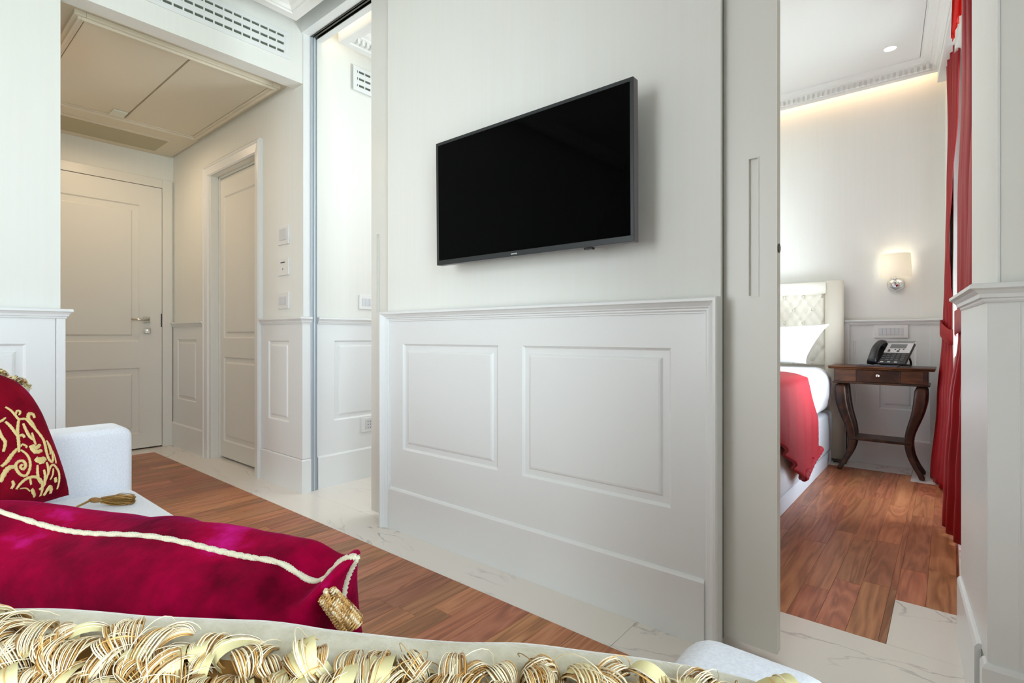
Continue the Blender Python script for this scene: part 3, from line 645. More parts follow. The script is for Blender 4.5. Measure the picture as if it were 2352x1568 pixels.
# coral quilt: top part plus the hanging corner on the near side
qt = empty('quilt'); thing(qt, 'coral red satin quilt hanging over the side of the bed', 'quilt')
def hem(y):   # lower edge height of the overhang
    pts = [(2.30, 0.62), (2.64, 0.44), (3.17, 0.137), (3.40, 0.18), (3.63, 0.225)]
    for (a, b), (c, d) in zip(pts, pts[1:]):
        if y <= c: return b+(d-b)*(y-a)/(c-a)
    return pts[-1][1]
rows = []
for j in range(60):
    t = j/59; row = []
    yend = 3.62
    for i in range(46):
        q = i/45
        if q < 0.5:
            e = q/0.5; x = -1.9+(1.25-0.0)*e; y = 2.30+t*1.10; z = 0.702+0.004*math.sin(9*x+5*y)
            if e > 0.93: z -= (e-0.93)**2*3.4
        else:
            e = (q-0.5)/0.5; yy = 2.30+t*(1.10+0.24*e); lo_ = hem(2.30+t*1.32)
            z = 0.685+(lo_-0.685)*e; x = -0.632+0.018*math.sin(e*2.6)+0.012*e*math.sin(yy*34+e*2)*(0.4+e)+0.012*e
            y = yy
        row.append((x, y, z))
    rows.append(row)
sheet('quilt_cloth', rows, quilt, qt, 0.016)
# gathered border along the hem
bd = MB(); pts = []
for j in range(30):
    t = 0.66+j/29*0.34; yy = 2.30+t*1.34; pts.append((-0.606+0.006*math.sin(j*2.1), yy, hem(2.30+t*1.32)+0.012))
bd.tube(pts, [0.020+0.004*math.sin(j*2.3) for j in range(30)], 10).build('quilted_border', quilt, qt, smooth=True)
# ------------------------------------------------------------------ pillow maker
def pillow_grid(Wp, Hp, Tp, nu, nv, e=0.42, pinch=0.06, wr=0.0, seed=0, ear=0.0, foldfn=None, rnd=0.0, edgefn=None):
    """front and back surface of a cushion in local axes (u right, v up, n thickness)"""
    def pt(i, j, side):
        u = -1+2*i/nu; v = -1+2*j/nv
        # denser near edges
        u = math.sin(u*math.pi/2)*0.6+u*0.4; v = math.sin(v*math.pi/2)*0.6+v*0.4
        rr_ = rnd if v > 0 else 0.0; ru = math.sqrt(max(0, 1-rr_*v*v*u*u)); rv = ru
        px = ru*u*Wp/2*(1-pinch*(1-abs(v)**2.0)*abs(u)**3+ear*abs(u*v)**6); pz = rv*v*Hp/2*(1-pinch*1.3*(1-abs(u)**2.0)*abs(v)**3+ear*abs(u*v)**6)
        if edgefn: pz += edgefn(u, v)
        a = max(0.0, (1-u**4)*(1-v**4)) if e < 0.6 else max(0.0, (1-u*u)*(1-v*v))
        t = Tp/2*a**e
        if wr and t > 0:
            f = noise.noise(Vector((px*9+seed, pz*9, side*3.1+seed)))+0.5*noise.noise(Vector((px*22+seed, pz*22, side*5.7)))
            t += wr*f*min(1, a*3)
        if foldfn: t += foldfn(u, v, side)*min(1, a*4)
        return (px, pz, side*t)
    return pt
class Axes:
    def __init__(s, c, right, up):
        s.c = Vector(c); s.r = Vector(right).normalized(); u = Vector(up); s.u = (u-s.r*u.dot(s.r)).normalized(); s.n = s.r.cross(s.u)
    def w(s, p): return s.c+s.r*p[0]+s.u*p[1]+s.n*p[2]
def pillow_mesh(name, ax, pt, nu, nv, m, parent, clamp=None):
    mb = MB()
    for side in (1, -1):
        k = len(mb.v)
        for j in range(nv+1):
            for i in range(nu+1):
                q = ax.w(pt(i, j, side)); mb.v.append(tuple(clamp(q) if clamp else q))
        for j in range(nv):
            for i in range(nu):
                q = (k+j*(nu+1)+i, k+j*(nu+1)+i+1, k+(j+1)*(nu+1)+i+1, k+(j+1)*(nu+1)+i); mb.f.append(q if side > 0 else q[::-1]); mb.m.append(0)
    o = mb.build(name, m, parent, smooth=True, recalc=False)
    bm = bmesh.new(); bm.from_mesh(o.data); bmesh.ops.remove_doubles(bm, verts=bm.verts, dist=1e-5); bm.to_mesh(o.data); bm.free()
    return o
pw = empty('bed_pillow'); thing(pw, 'plump white pillow propped upright against the tufted headboard', 'pillow')
ax = Axes((-1.06, 4.26, 0.838), (1, 0, 0.03), (0.03, 0.25, 1)); ax.c.z += 0.012; ax.u = Vector((0.50, 0.22, 1)).normalized()
pillow_mesh('pillow_body', ax, pillow_grid(0.66, 0.31, 0.13, 40, 26, 0.45, 0.04, 0.008, 3, ear=0.05), 40, 26, linen, pw)

# ------------------------------------------------------------------ bedside table
tb = empty('bedside_table'); thing(tb, 'dark walnut bedside table with cabriole legs beside the bed', 'table')
prof = [(0, 0), (0.006, 0.002), (0.010, 0.007), (0.006, 0.011), (0.012, 0.014), (0.012, 0.019), (0.006, 0.021), (0, 0.021)]
mb = MB(); mb.b(-0.628, -0.075, 4.162, 4.437, 0.694, 0.7145); mb.sweep_plan([(-0.628, 4.437), (-0.628, 4.162), (-0.075, 4.162), (-0.075, 4.437)], [(d, 0.6935+z) for d, z in prof], side=-1 if False else 1)
mb.build('table_top', walnut_light, tb)
mb = MB(); mb.b(-0.607, -0.100, 4.188, 4.425, 0.600, 0.694).build('apron', walnut, tb, bevel=0.002)
mb = MB(); mb.b(-0.474, -0.245, 4.180, 4.200, 0.612, 0.690).build('drawer_front', walnut, tb, bevel=0.002)
MB().b(-0.602, -0.482, 4.185, 4.19, 0.612, 0.690).build('veneer_panel', walnut_light, tb, bevel=0.001)
MB().b(-0.237, -0.125, 4.185, 4.19, 0.612, 0.690).build('veneer_panel', walnut_light, tb, bevel=0.001)
lathe(MB(), (-0.359, 4.180, 0.656), [(0.0, 0.024), (0.009, 0.022), (0.013, 0.017), (0.011, 0.012), (0.005, 0.008), (0.005, 0), (0.009, 0)], 16, d=(0, -1, 0)).build('drawer_knob', nickel, tb, smooth=True)
MB().sweep_plan([(-0.607, 4.425), (-0.607, 4.188), (-0.100, 4.188), (-0.100, 4.425)], [(0, 0.596), (0.006, 0.596), (0.010, 0.601), (0.007, 0.607), (0, 0.609)]).build('apron_bead', walnut, tb)
def cab_leg(x, y, sx, sy):
    # front profile in x by height: offset of the leg centre towards the inside of the table, and half width
    prof = [(0.600, 0.0, .032), (0.54, 0.000, .038), (0.48, 0.004, .038), (0.40, 0.020, .034), (0.33, 0.045, .030), (0.27, 0.060, .026), (0.22, 0.066, .024), (0.16, 0.060, .021), (0.11, 0.044, .019), (0.06, 0.020, .017), (0.035, 0.004, .018), (0.015, -0.004, .017), (0.0, -0.004, .014)]
    R = []
    for z, off, hw in prof:
        cx = x+sx*off; cy = y+sy*off*0.35; hy = hw*0.72
        R.append([(cx-hw, cy-hy*.7, z), (cx-hw*.7, cy-hy, z), (cx+hw*.7, cy-hy, z), (cx+hw, cy-hy*.7, z), (cx+hw, cy+hy*.7, z), (cx+hw*.7, cy+hy, z), (cx-hw*.7, cy+hy, z), (cx-hw, cy+hy*.7, z)])
    MB().rings(R).build('leg', walnut, tb, smooth=True, subsurf=1)
for x, sx in ((-0.573, 1), (-0.136, -1)):
    for y, sy in ((4.212, 1), (4.400, -1)): cab_leg(x, y, sx, sy)
MB().b(-0.520, -0.190, 4.205, 4.41, 0.214, 0.232).build('lower_shelf', walnut, tb, bevel=0.004)
# ------------------------------------------------------------------ notepad and desk telephone
npd = empty('writing_pad'); thing(npd, 'thin dark purple leather writing pad under the desk telephone', 'notepad')
MB().b(-0.475, -0.250, 4.19, 4.30, 0.7150, 0.7225).build('cover', mat('dark_purple_leather', (46, 34, 58), 0.45), npd, bevel=0.002)
MB().b(-0.470, -0.255, 4.187, 4.296, 0.7170, 0.7205).build('pages', mat('paper_edge', (120, 110, 120), 0.7), npd)
ph = empty('desk_telephone'); thing(ph, 'black desk telephone with silver display panel on the bedside table', 'telephone')
# tilted body: plane rising to the back right
yaw = math.radians(-16); rt = Vector((math.cos(yaw), math.sin(yaw), 0)); bk = Vector((-math.sin(yaw), math.cos(yaw), 0))
tilt = math.radians(38); upv = bk*math.cos(tilt)+Vector((0, 0, 1))*math.sin(tilt)
po = Vector((-0.425, 4.235, 0.7270))
class PF:
    """phone face frame: a to the right, z up the slope, n out of the face"""
    n_ = rt.cross(upv).normalized()
    def p(s, a, n, z): return tuple(po+rt*a*1.14+upv*z*1.08+s.n_*n)
PH = PF()
if PH.n_.z < 0: PF.n_ = -PF.n_
mb = MB(); mb.box(PH, 0, 0.195, -0.002, 0.016, 0, 0.195).build('body', black_plastic, ph, bevel=0.006, seg=3)
mb = MB(); mb.box(PH, 0.062, 0.190, 0.0155, 0.0185, 0.098, 0.190).build('display_panel', phone_silver, ph, bevel=0.002)
MB().box(PH, 0.082, 0.162, 0.018, 0.0195, 0.140, 0.180).build('screen', screen_lcd, ph)
for k, (a, z) in enumerate(((0.080, 0.106), (0.125, 0.106), (0.080, 0.124), (0.110, 0.126), (0.130, 0.127), (0.150, 0.128))):
    MB().box(PH, a, a+(0.012 if k < 2 else 0.008), 0.018, 0.0205, z, z+(0.012 if k < 2 else 0.005)).build('function_key', black_plastic, ph)
kg = mat('dark_grey_keys', (66, 66, 70), 0.4)
for r in range(4):
    for c in range(5): MB().box(PH, 0.066+c*0.024, 0.082+c*0.024, 0.015, 0.0195, 0.024+r*0.018, 0.036+r*0.018).build('key', kg, ph, bevel=0.001)
for c in range(3): MB().box(PH, 0.070+c*0.034, 0.084+c*0.034, 0.015, 0.0185, 0.008, 0.014).build('small_key', phone_silver, ph)
# handset: arched bar with two end pads
R = []
for k in range(15):
    t = k/14; z = 0.000+t*0.196; n = 0.020+0.036*math.sin(math.pi*t)**0.8; w = 0.021+0.005*abs(2*t-1)**3; hh = 0.011+0.011*abs(2*t-1)**4
    R.append([PH.p(0.030+w*math.cos(q), n+hh*math.sin(q), z) for q in [2*math.pi*j/12 for j in range(12)]])
hs_ = MB().rings(R).build('handset', black_plastic, ph, smooth=True)
MB().box(PH, 0.008, 0.052, 0.014, 0.034, 0.006, 0.050).build('handset_cradle', black_plastic, ph, bevel=0.006, seg=3)
MB().box(PH, 0.008, 0.052, 0.014, 0.034, 0.146, 0.190).build('handset_cradle', black_plastic, ph, bevel=0.006, seg=3)
# rear bracket stand
q1 = Vector(PH.p(0.02, -0.004, 0.085)); q2 = Vector(PH.p(0.175, -0.004, 0.085))
for q in (q1, q2):
    e = q+bk*0.075; e.z = 0.7235; mid = (q+e)/2+Vector((0, 0, 0.020))+bk*0.012
    MB().tube([q, (q+mid)/2+Vector((0, 0, .008)), mid, (mid+e)/2+bk*.008, e], 0.0065, 8).build('stand_leg', black_plastic, ph, smooth=True)
e1 = q1+bk*0.075; e1.z = 0.7235; e2 = q2+bk*0.075; e2.z = 0.7235
MB().tube([e1, e2], 0.0065, 8).build('stand_bar', black_plastic, ph, smooth=True)
f1 = Vector(PH.p(0.175, -0.002, 0.012)); f1.z = 0.7295
MB().tube([f1, e2], 0.005, 8).build('stand_bar', black_plastic, ph, smooth=True)
# telephone / lamp lead running down and along the floor behind the bed
cb = MB().tube([(-0.578, 4.53, 0.30), (-0.578, 4.53, 0.10), (-0.575, 4.50, 0.02), (-0.582, 4.43, 0.006), (-0.61, 4.42, 0.006), (-0.645, 4.425, 0.006)], 0.004, 8).build('power_lead', black_plastic, None, smooth=True)
thing(cb, 'thin black lead trailing on the floor between headboard and table leg', 'cable')

# ------------------------------------------------------------------ wall lamp
wlmp = empty('wall_lamp'); thing(wlmp, 'lit wall lamp with cream half drum shade and chrome hexagonal mount', 'lamp')
lx = -0.287
mb = MB(); R = []
for z, r in ((1.322, 0.092), (1.4, 0.0875), (1.487, 0.083)):
    R.append([(lx+r*math.cos(t), 4.535-r*0.95*math.sin(t), z) for t in [math.pi*k/24 for k in range(25)]])
sh = mb.rings(R, False, False).build('lamp_shade', shade_mat, wlmp, smooth=True, recalc=False); s = sh.modifiers.new('t', 'SOLIDIFY'); s.thickness = 0.0015
lathe(MB(), (lx, 4.50, 1.375), [(0.0, 0), (0.010, 0.0), (0.014, 0.02), (0.013, 0.045), (0.0, 0.06)], 12).build('bulb', glow, wlmp, smooth=True)
def hexring(cx, y, cz, r): return [(cx+r*math.sin(math.pi/3*k), y, cz+r*math.cos(math.pi/3*k)) for k in range(6)]
MB().rings([hexring(lx, 4.571, 1.276, .050), hexring(lx, 4.555, 1.276, .050), hexring(lx, 4.540, 1.276, .040), hexring(lx, 4.528, 1.276, .024)]).build('hexagonal_mount', chrome, wlmp)
lathe(MB(), (lx, 4.530, 1.276), [(0.020, 0), (0.026, 0.012), (0.022, 0.026), (0.010, 0.032), (0, 0.034)], 6, d=(0, -1, 0)).build('crystal_boss', chrome, wlmp)
MB().tube([(lx, 4.520, 1.276), (lx, 4.495, 1.285), (lx, 4.490, 1.31), (lx, 4.495, 1.376)], 0.008, 10).build('arm', chrome, wlmp, smooth=True)
for k in (-1, 0, 1): lathe(MB(), (lx+0.012*k, 4.478, 1.312), [(0.0, -0.007), (0.005, -0.005), (0.007, 0), (0.005, 0.005), (0, 0.007)], 10).build('crystal_bead', chrome, wlmp, smooth=True)
pl = bpy.data.lights.new('wall_lamp_light', 'POINT'); pl.energy = 0.14; pl.color = (1.0, 0.95, 0.88); pl.shadow_soft_size = 0.02
plo = bpy.data.objects.new('wall_lamp_light', pl); COL.objects.link(plo); plo.location = (lx, 4.47, 1.46)
# ceiling downlight
dl = empty('ceiling_downlight'); thing(dl, 'round lit downlight set in the white bedroom ceiling', 'spotlight')
lathe(MB(), (-0.285, 4.06, 2.7235), [(0.030, 0.0), (0.034, -0.003), (0.036, 0.0)], 28).build('rim', plate_white, dl)
lathe(MB(), (-0.285, 4.06, 2.7215), [(0.0, 0), (0.031, 0), (0.031, 0.001), (0, 0.001)], 28).build('lens', down_glow, dl)

# ------------------------------------------------------------------ curtain box and drapes along the facade
cbx = struct(MB().box(fac, 0.06, S(2.6), 0.0, 0.045, 2.60, 2.655).build('trim_2', plaster))
def drape(name, label, levels, folds, thick_amp, m=drape_mat, hdr=True, phase=0.0):
    """levels: list of (z, (x,y) one end, (x,y) other end, fold depth)"""
    d = empty(name); thing(d, label, 'curtain', None)
    rows = []; nz = 70; nc = 120
    def at(z):
        for a, b in zip(levels, levels[1:]):
            if a[0] >= z >= b[0]:
                t = (a[0]-z)/(a[0]-b[0]); t = t*t*(3-2*t)
                return [a[k][i]+(b[k][i]-a[k][i])*t for k in (1, 2) for i in (0, 1)]+[a[3]+(b[3]-a[3])*t]
        a = levels[-1]; return [a[1][0], a[1][1], a[2][0], a[2][1], a[3]]
    for j in range(nz+1):
        z = levels[0][0]+(levels[-1][0]-levels[0][0])*j/nz; xa, ya, xb, yb, amp = at(z); row = []
        L = Vector((xb-xa, yb-ya)); t_ = L.normalized(); nn = Vector((t_.y, -t_.x))
        for i in range(nc+1):
            s = i/nc; w = amp*(math.sin(s*folds*2*math.pi+phase+0.25*math.sin(z*2.1))+0.30*math.sin(s*folds*4.3*math.pi+z*1.3))
            p = Vector((xa, ya))+L*s+nn*w*min(1, 6*s+.2)*min(1, 6*(1-s)+.2); row.append((p.x, p.y, z))
        rows.append(row)
    o = sheet('curtain_cloth', rows, m, d, 0.003)
    return d
# far drape
Zt = 2.715
far = drape('curtain', 'red satin drape nearest the bedside table, tied back', [(Zt, (-0.003, 4.30), (0.044, 3.90), 0.016), (2.2, (0.002, 4.26), (0.034, 3.92), 0.012), (1.8, (-0.010, 4.27), (0.012, 3.97), 0.005), (1.5, (-0.016, 4.27), (-0.002, 4.02), 0.004), (1.22, (-0.022, 4.28), (0.008, 4.06), 0.005), (1.04, (-0.028, 4.28), (0.034, 4.04), 0.008), (0.93, (-0.032, 4.28), (0.032, 4.05), 0.010), (0.5, (-0.055, 4.29), (0.020, 3.92), 0.016), (0.012, (-0.088, 4.31), (0.010, 3.84), 0.018)], 4.0, 0.02)
near = drape('curtain', 'red satin drape closest to the right pier, tied back', [(Zt, (0.046, 3.06), (0.115, 2.72), 0.014), (2.0, (0.046, 3.06), (0.112, 2.72), 0.010), (1.5, (0.032, 3.08), (0.100, 2.72), 0.010), (1.05, (0.030, 3.04), (0.085, 2.76), 0.008), (0.93, (0.034, 3.02), (0.085, 2.76), 0.008), (0.6, (0.004, 3.12), (0.085, 2.74), 0.014), (0.3, (-0.012, 3.20), (0.075, 2.80), 0.014), (0.012, (-0.022, 3.26), (0.070, 2.86), 0.014)], 3.4, 0.02, phase=1.2)
def band(name, parent, pts, z0, z1):
    P = []
    for z in (z0, (z0+z1)/2, z1): P.append([(x, y, z+dz) for x, y, dz in pts])
    sheet(name, P, drape_mat, parent, 0.006)
band('tieback', far, [(-0.020, 4.33, 0.015), (-0.043, 4.29, 0.012), (-0.040, 4.22, 0.0), (-0.020, 4.15, -0.03), (0.0, 4.09, -0.05), (0.03, 4.03, -0.05)], 0.915, 1.005)
band('tieback', near, [(0.060, 3.07, 0.0), (0.022, 3.05, 0.0), (0.020, 2.98, 0.01), (0.036, 2.88, 0.02), (0.060, 2.76, 0.03), (0.10, 2.72, 0.04)], 0.915, 1.015)
# thin translucent ruffled heading of the near drape
rows = []
for j in range(12):
    z = 2.648-j*0.022; row = []
    for i in range(60):
        s = i/59; x = 0.018+0.030*s+0.006*math.sin(s*40+z*8)-0.008*j/11; y = 3.46-0.30*s+0.008*math.cos(s*46); row.append((x, y, z+0.012*math.sin(s*25)*j/11))
    rows.append(row)
sheet('ruffled_heading', rows, drape_light, near, 0.002)

# ------------------------------------------------------------------ sofa
sofa = empty('sofa'); thing(sofa, 'low sofa in a white cotton slipcover facing the television wall', 'sofa')
def rbox(name, x0, x1, y0, y1, z0, z1, r, m=seat_white, sg=6, parent=None):
    return MB().b(x0, x1, y0, y1, z0, z1).build(name, m, parent or sofa, bevel=r, seg=sg)
rbox('base', -2.20, -0.10, -0.36, 0.520, 0.06, 0.335, 0.03)
rbox('seat_cushion', -2.062, -0.214, -0.18, 0.535, 0.325, 0.430, 0.045)
rbox('backrest', -2.20, -0.10, -0.42, -0.19, 0.10, 0.66, 0.05)
# arms: rounded slabs
def arm(x0, x1, y0, y1, z1, rz, ry):
    mb = MB(); R = []; n = 10
    prof = [(y0, 0.06)]
    outline = [(y0, 0.06), (y0, z1)] + [(y1-ry+ry*math.sin(math.pi/2*k/n), z1-ry+ry*math.cos(math.pi/2*k/n)) for k in range(n+1)] + [(y1, 0.06)]
    mb.rings([[(x, y, z) for y, z in outline] for x in (x0, x1)], True, True)
    return mb.build('arm', seat_white, sofa, bevel=rz, seg=5)
arm(-2.215, -2.062, -0.40, 0.530, 0.622, 0.022, 0.035)
arm(-0.214, -0.068, -0.40, 0.572, 0.612, 0.034, 0.045)
for x in (-2.12, -0.16):
    for y in (-0.2, 0.45): lathe(MB(), (x, y, 0), [(0.018, 0), (0.024, 0.07)], 12).build('leg', walnut, sofa)

# ------------------------------------------------------------------ loop fringe
def fringe(name, parent, roots, ups, outs, layers, r0, r1, strands, seed, thick=0.0007, rib=True, spread=0.006, segs=11, clamp=None):
    """many curled yarn loops sewn along a seam; one uncountable part"""
    rg = random.Random(seed); mb = MB()
    n = len(roots)
    for (d_out, d_up, count) in layers:
        for c in range(count):
            f = (c+rg.uniform(0.1, 0.9))/count*(n-1); i = min(int(f), n-2); q = f-i
            root = roots[i].lerp(roots[i+1], q); up = ups[i].lerp(ups[i+1], q).normalized(); out = outs[i].lerp(outs[i+1], q).normalized()
            tan = (roots[i+1]-roots[i]).normalized()
            root = root+out*(d_out+rg.uniform(-.004, .004))+up*(d_up+rg.uniform(-.003, .003))
            th = rg.uniform(-1.1, 1.1); side = (tan*math.cos(th)+out*math.sin(th)).normalized()
            a = (out*math.cos(th)-tan*math.sin(th)).normalized()
            r = rg.uniform(r0, r1); mode = rg.random(); k0 = rg.uniform(-0.5, 0.4); k1 = rg.uniform(2.9, 4.2); tilt = rg.uniform(-0.3, 0.5)
            b = (up+a*tilt+tan*rg.uniform(-.4, .4)).normalized()
            cen = root+a*r*0.7
            isrib = rib and mode < 0.32
            if isrib:
                w = rg.uniform(0.004, 0.007); pts = []
                for s in range(segs+1):
                    t = k0+(k1-k0)*s/segs; p = cen-a*math.cos(t)*r+b*math.sin(t)*r*1.0
                    pts.append(clamp(p) if clamp else p)
                kx = len(mb.v); mb.mi = 3
                for s, p in enumerate(pts):
                    ww = w*(0.55+0.45*math.sin(math.pi*s/segs)); sd = (side+b*0.3*math.sin(s*.5+th)).normalized()
                    mb.v += [tuple(p-sd*ww), tuple(p+sd*ww)]
                for s in range(segs): mb.f.append((kx+2*s, kx+2*s+1, kx+2*s+3, kx+2*s+2)); mb.m.append(3)
            for g in range(strands if not isrib else max(4, strands//2)):
                off = side*((g/(max(1, strands-1))-0.5)*spread*2+rg.uniform(-.0006, .0006)); rr = r*rg.uniform(0.90, 1.07)
                lay = rg.random(); mi = 2 if lay < 0.44 else (1 if lay < 0.78 else 0); rr *= 1.0 if mi == 2 else (0.93 if mi == 1 else 0.86)  # paler yarn outside, darker gold inside: sheen and shade coloured into the hanks
                stray = rg.random() < 0.035
                if stray: rr *= rg.uniform(1.3, 1.9)
                ring = []
                for s in range(segs+1):
                    t = k0+(k1-k0)*s/segs; gather = 0.14+0.86*max(0.0, math.sin(math.pi*s/segs))**0.7
                    p = cen-a*math.cos(t)*rr+b*math.sin(t)*rr+off*gather
                    ring.append(clamp(p) if clamp else p)
                mb.mi = mi; mb.tube(ring, thick*(0.7 if stray else 1.0), 3, cap=False)
    mb.mi = 0
    o = mb.build(name, [gold_dark, gold_mid, gold_light, ribbon], parent, smooth=True, recalc=False)
    o['kind'] = 'stuff'; return o

# ------------------------------------------------------------------ cushion 1: cream velvet with loop fringe, right in front
cu1 = empty('cushion'); thing(cu1, 'cream velvet cushion edged with a thick gold loop fringe, nearest the camera', 'cushion')
A = Vector((-0.575, 0.030, 0.705)); B = Vector((-0.085, 0.335, 0.703))
rt1 = (B-A).normalized(); W1 = (B-A).length
hz = Vector((rt1.y, -rt1.x, 0)).normalized()                # horizontal, towards the camera (-Y side)
if hz.y > 0: hz = -hz
up1 = (Vector((0, 0, 1))*math.cos(0.28)+hz*math.sin(0.28))
H1 = 0.245
ax1 = Axes((A+B)/2-up1*H1/2, rt1, up1)
_pt1 = pillow_grid(W1+0.03, H1, 0.135, 70, 40, 0.30, 0.035, 0.004, 5)
sg1 = 1 if ax1.n.dot(hz) > 0 else -1
def pt1(i, j, side):
    q = _pt1(i, j, side); return (q[0], q[1], q[2]*(0.80 if side != sg1 else 1.0))     # the side facing away is flatter
def rest_on_arm(p):
    # the right-hand end is squashed where it lies on the sofa arm
    t = min(1.0, max(0.0, (p.x+0.30)/0.055)); t = t*t*(3-2*t); lim = 0.434+(0.630-0.434)*t
    if p.z < lim: p = Vector((p.x, p.y, lim+(p.z-lim)*0.02))
    return p
pillow_mesh('cushion_cover', ax1, pt1, 70, 40, cream_velvet, cu1, rest_on_arm)
toward = ax1.n if ax1.n.dot(hz) > 0 else -ax1.n; sgn = 1 if ax1.n.dot(hz) > 0 else -1
tape = []
for j in range(40, 17, -1): tape.append([rest_on_arm(ax1.w(Vector(pt1(i, j, sgn))+Vector((0, 0, sgn*0.0025)))) for i in range(71)])
sheet('fringe_tape', tape, gold_dark, cu1)
roots, ups, outs = [], [], []
for i in range(0, 71, 2):
    p = ax1.w(pt1(i, 40, 1)); roots.append(p); ups.append(up1*1.0); outs.append((toward*0.9+Vector((0, 0, 0.15))).normalized())
LAY = [(-.007, 0.003, 46), (0.002, 0.001, 46), (0.010, -0.003, 46), (0.018, -0.006, 44), (0.026, -0.010, 44), (0.035, -0.014, 42), (0.044, -0.021, 40), (0.053, -0.029, 40), (0.062, -0.038, 36), (0.070, -0.048, 34), (0.078, -0.060, 30)]
fringe('loop_fringe', cu1, roots, ups, outs, LAY, 0.0090, 0.0165, 18, 11, thick=0.00050, spread=0.0085, clamp=rest_on_arm)
# ------------------------------------------------------------------ cushion 2: magenta velvet bolster cushion with cord and tassel
cu2 = empty('cushion'); thing(cu2, 'long crimson velvet cushion with pale cord edging and a gold corner tassel', 'cushion')
A = Vector((-1.135, 0.095, 0.652)); B = Vector((-0.545, 0.350, 0.650))
rt2 = (B-A).normalized(); W2 = (B-A).length; hz2 = Vector((rt2.y, -rt2.x, 0)).normalized()
if hz2.y > 0: hz2 = -hz2
up2 = Vector((0, 0, 1))*math.cos(0.20)+hz2*math.sin(0.20); H2 = 0.205
ax2 = Axes((A+B)/2-up2*H2/2, rt2, up2)
sgn2 = 1 if ax2.n.dot(hz2) > 0 else -1
def fold2(u, v, side):
    f = 0.0
    if v > 0: f += 0.0035*math.sin(u*9+v*3+2*math.sin(u*5))*math.exp(-((1-v)/0.35)**2)
    if side == sgn2: f += 0.008*math.sin((u*1.0+v*0.8)*15)*math.exp(-((0.80-u)/0.16)**2)
    return f
def edge2(u, v):
    if v < 0: return 0.0
    return v**4*(-0.028*math.exp(-((u-0.84)/0.10)**2)+0.008*math.exp(-((u-0.96)/0.06)**2)+0.006*math.sin(u*6+1))
pt2 = pillow_grid(W2, H2, 0.175, 110, 60, 0.30, 0.05, 0.007, 21, ear=0.05, foldfn=fold2, edgefn=edge2)
pillow_mesh('cushion_cover', ax2, pt2, 110, 60, velvet_red, cu2)
def seam(pt, ax, nu, nv, lift=0.002, which='all', nn=4):
    out = []
    for i in range(0, nu+1): out.append(ax.w(pt(i, nv, 1)))
    right = [ax.w(pt(nu, j, 1)) for j in range(nv, -1, -1)]
    bottom = [ax.w(pt(i, 0, 1)) for i in range(nu, -1, -1)]; left = [ax.w(pt(0, j, 1)) for j in range(0, nv+1)]
    return out+right[1:]+bottom[1:]+left[1:]
sm = seam(pt2, ax2, 110, 60)
# twisted cord: two strands wound round each other
def cord(mb, pts, r, pitch=0.006, strands=2, seg=6, sub=6):
    P = [pts[0]]; 
    for p in pts[1:]:
        d = (p-P[-1]).length
        if d > 0.0022: 
            k = max(1, int(d/0.0022)); a = P[-1]
            for q in range(1, k+1): P.append(a.lerp(p, q/k))
    s = 0; up = Vector((0.3, 0.2, 1)).normalized(); prev = None; L = [[] for _ in range(strands)]
    for i, p in enumerate(P):
        t = (P[min(i+1, len(P)-1)]-P[max(i-1, 0)]).normalized(); a = (prev-t*prev.dot(t)) if prev else t.cross(up)
        a.normalize(); prev = a; b = t.cross(a)
        if i: s += (p-P[i-1]).length
        for k in range(strands):
            w = 2*math.pi*(s/pitch+k/strands); L[k].append(p+(a*math.cos(w)+b*math.sin(w))*r*0.45)
    for l in L: mb.tube(l, r*0.62, seg)
    return mb
cord(MB(), sm, 0.0046, 0.0085, 3).build('cord_edging', cord_mat, cu2, smooth=True, recalc=False)
# pale embroidered arcs near the left end, on the side towards the camera
sgn2 = 1 if ax2.n.dot(hz2) > 0 else -1
def on_face(pt, ax, u, v, side, lift=0.001, Wp=1, Hp=1, nu=110, nv=60):
    # invert the edge-dense parametrisation numerically
    def inv(x):
        lo, hi = -1.0, 1.0
        for _ in range(24):
            m = (lo+hi)/2
            if math.sin(m*math.pi/2)*0.6+m*0.4 < x: lo = m
            else: hi = m
        return (lo+hi)/2
    i = (inv(u)+1)/2*nu; j = (inv(v)+1)/2*nv; p = list(pt(i, j, side)); p[2] += side*lift; return ax.w(p)
for (cu, cv, r) in ((-0.90, 0.45, 0.075), (-0.90, 0.02, 0.075)):
    pts = [on_face(pt2, ax2, cu+r*math.cos(t), cv+2.3*r*math.sin(t), sgn2) for t in [(-1.9+3.6*k/26) for k in range(27)]]
    MB().tube(pts, 0.0016, 6).build('embroidered_arc', cord_mat, cu2, smooth=True, recalc=False)
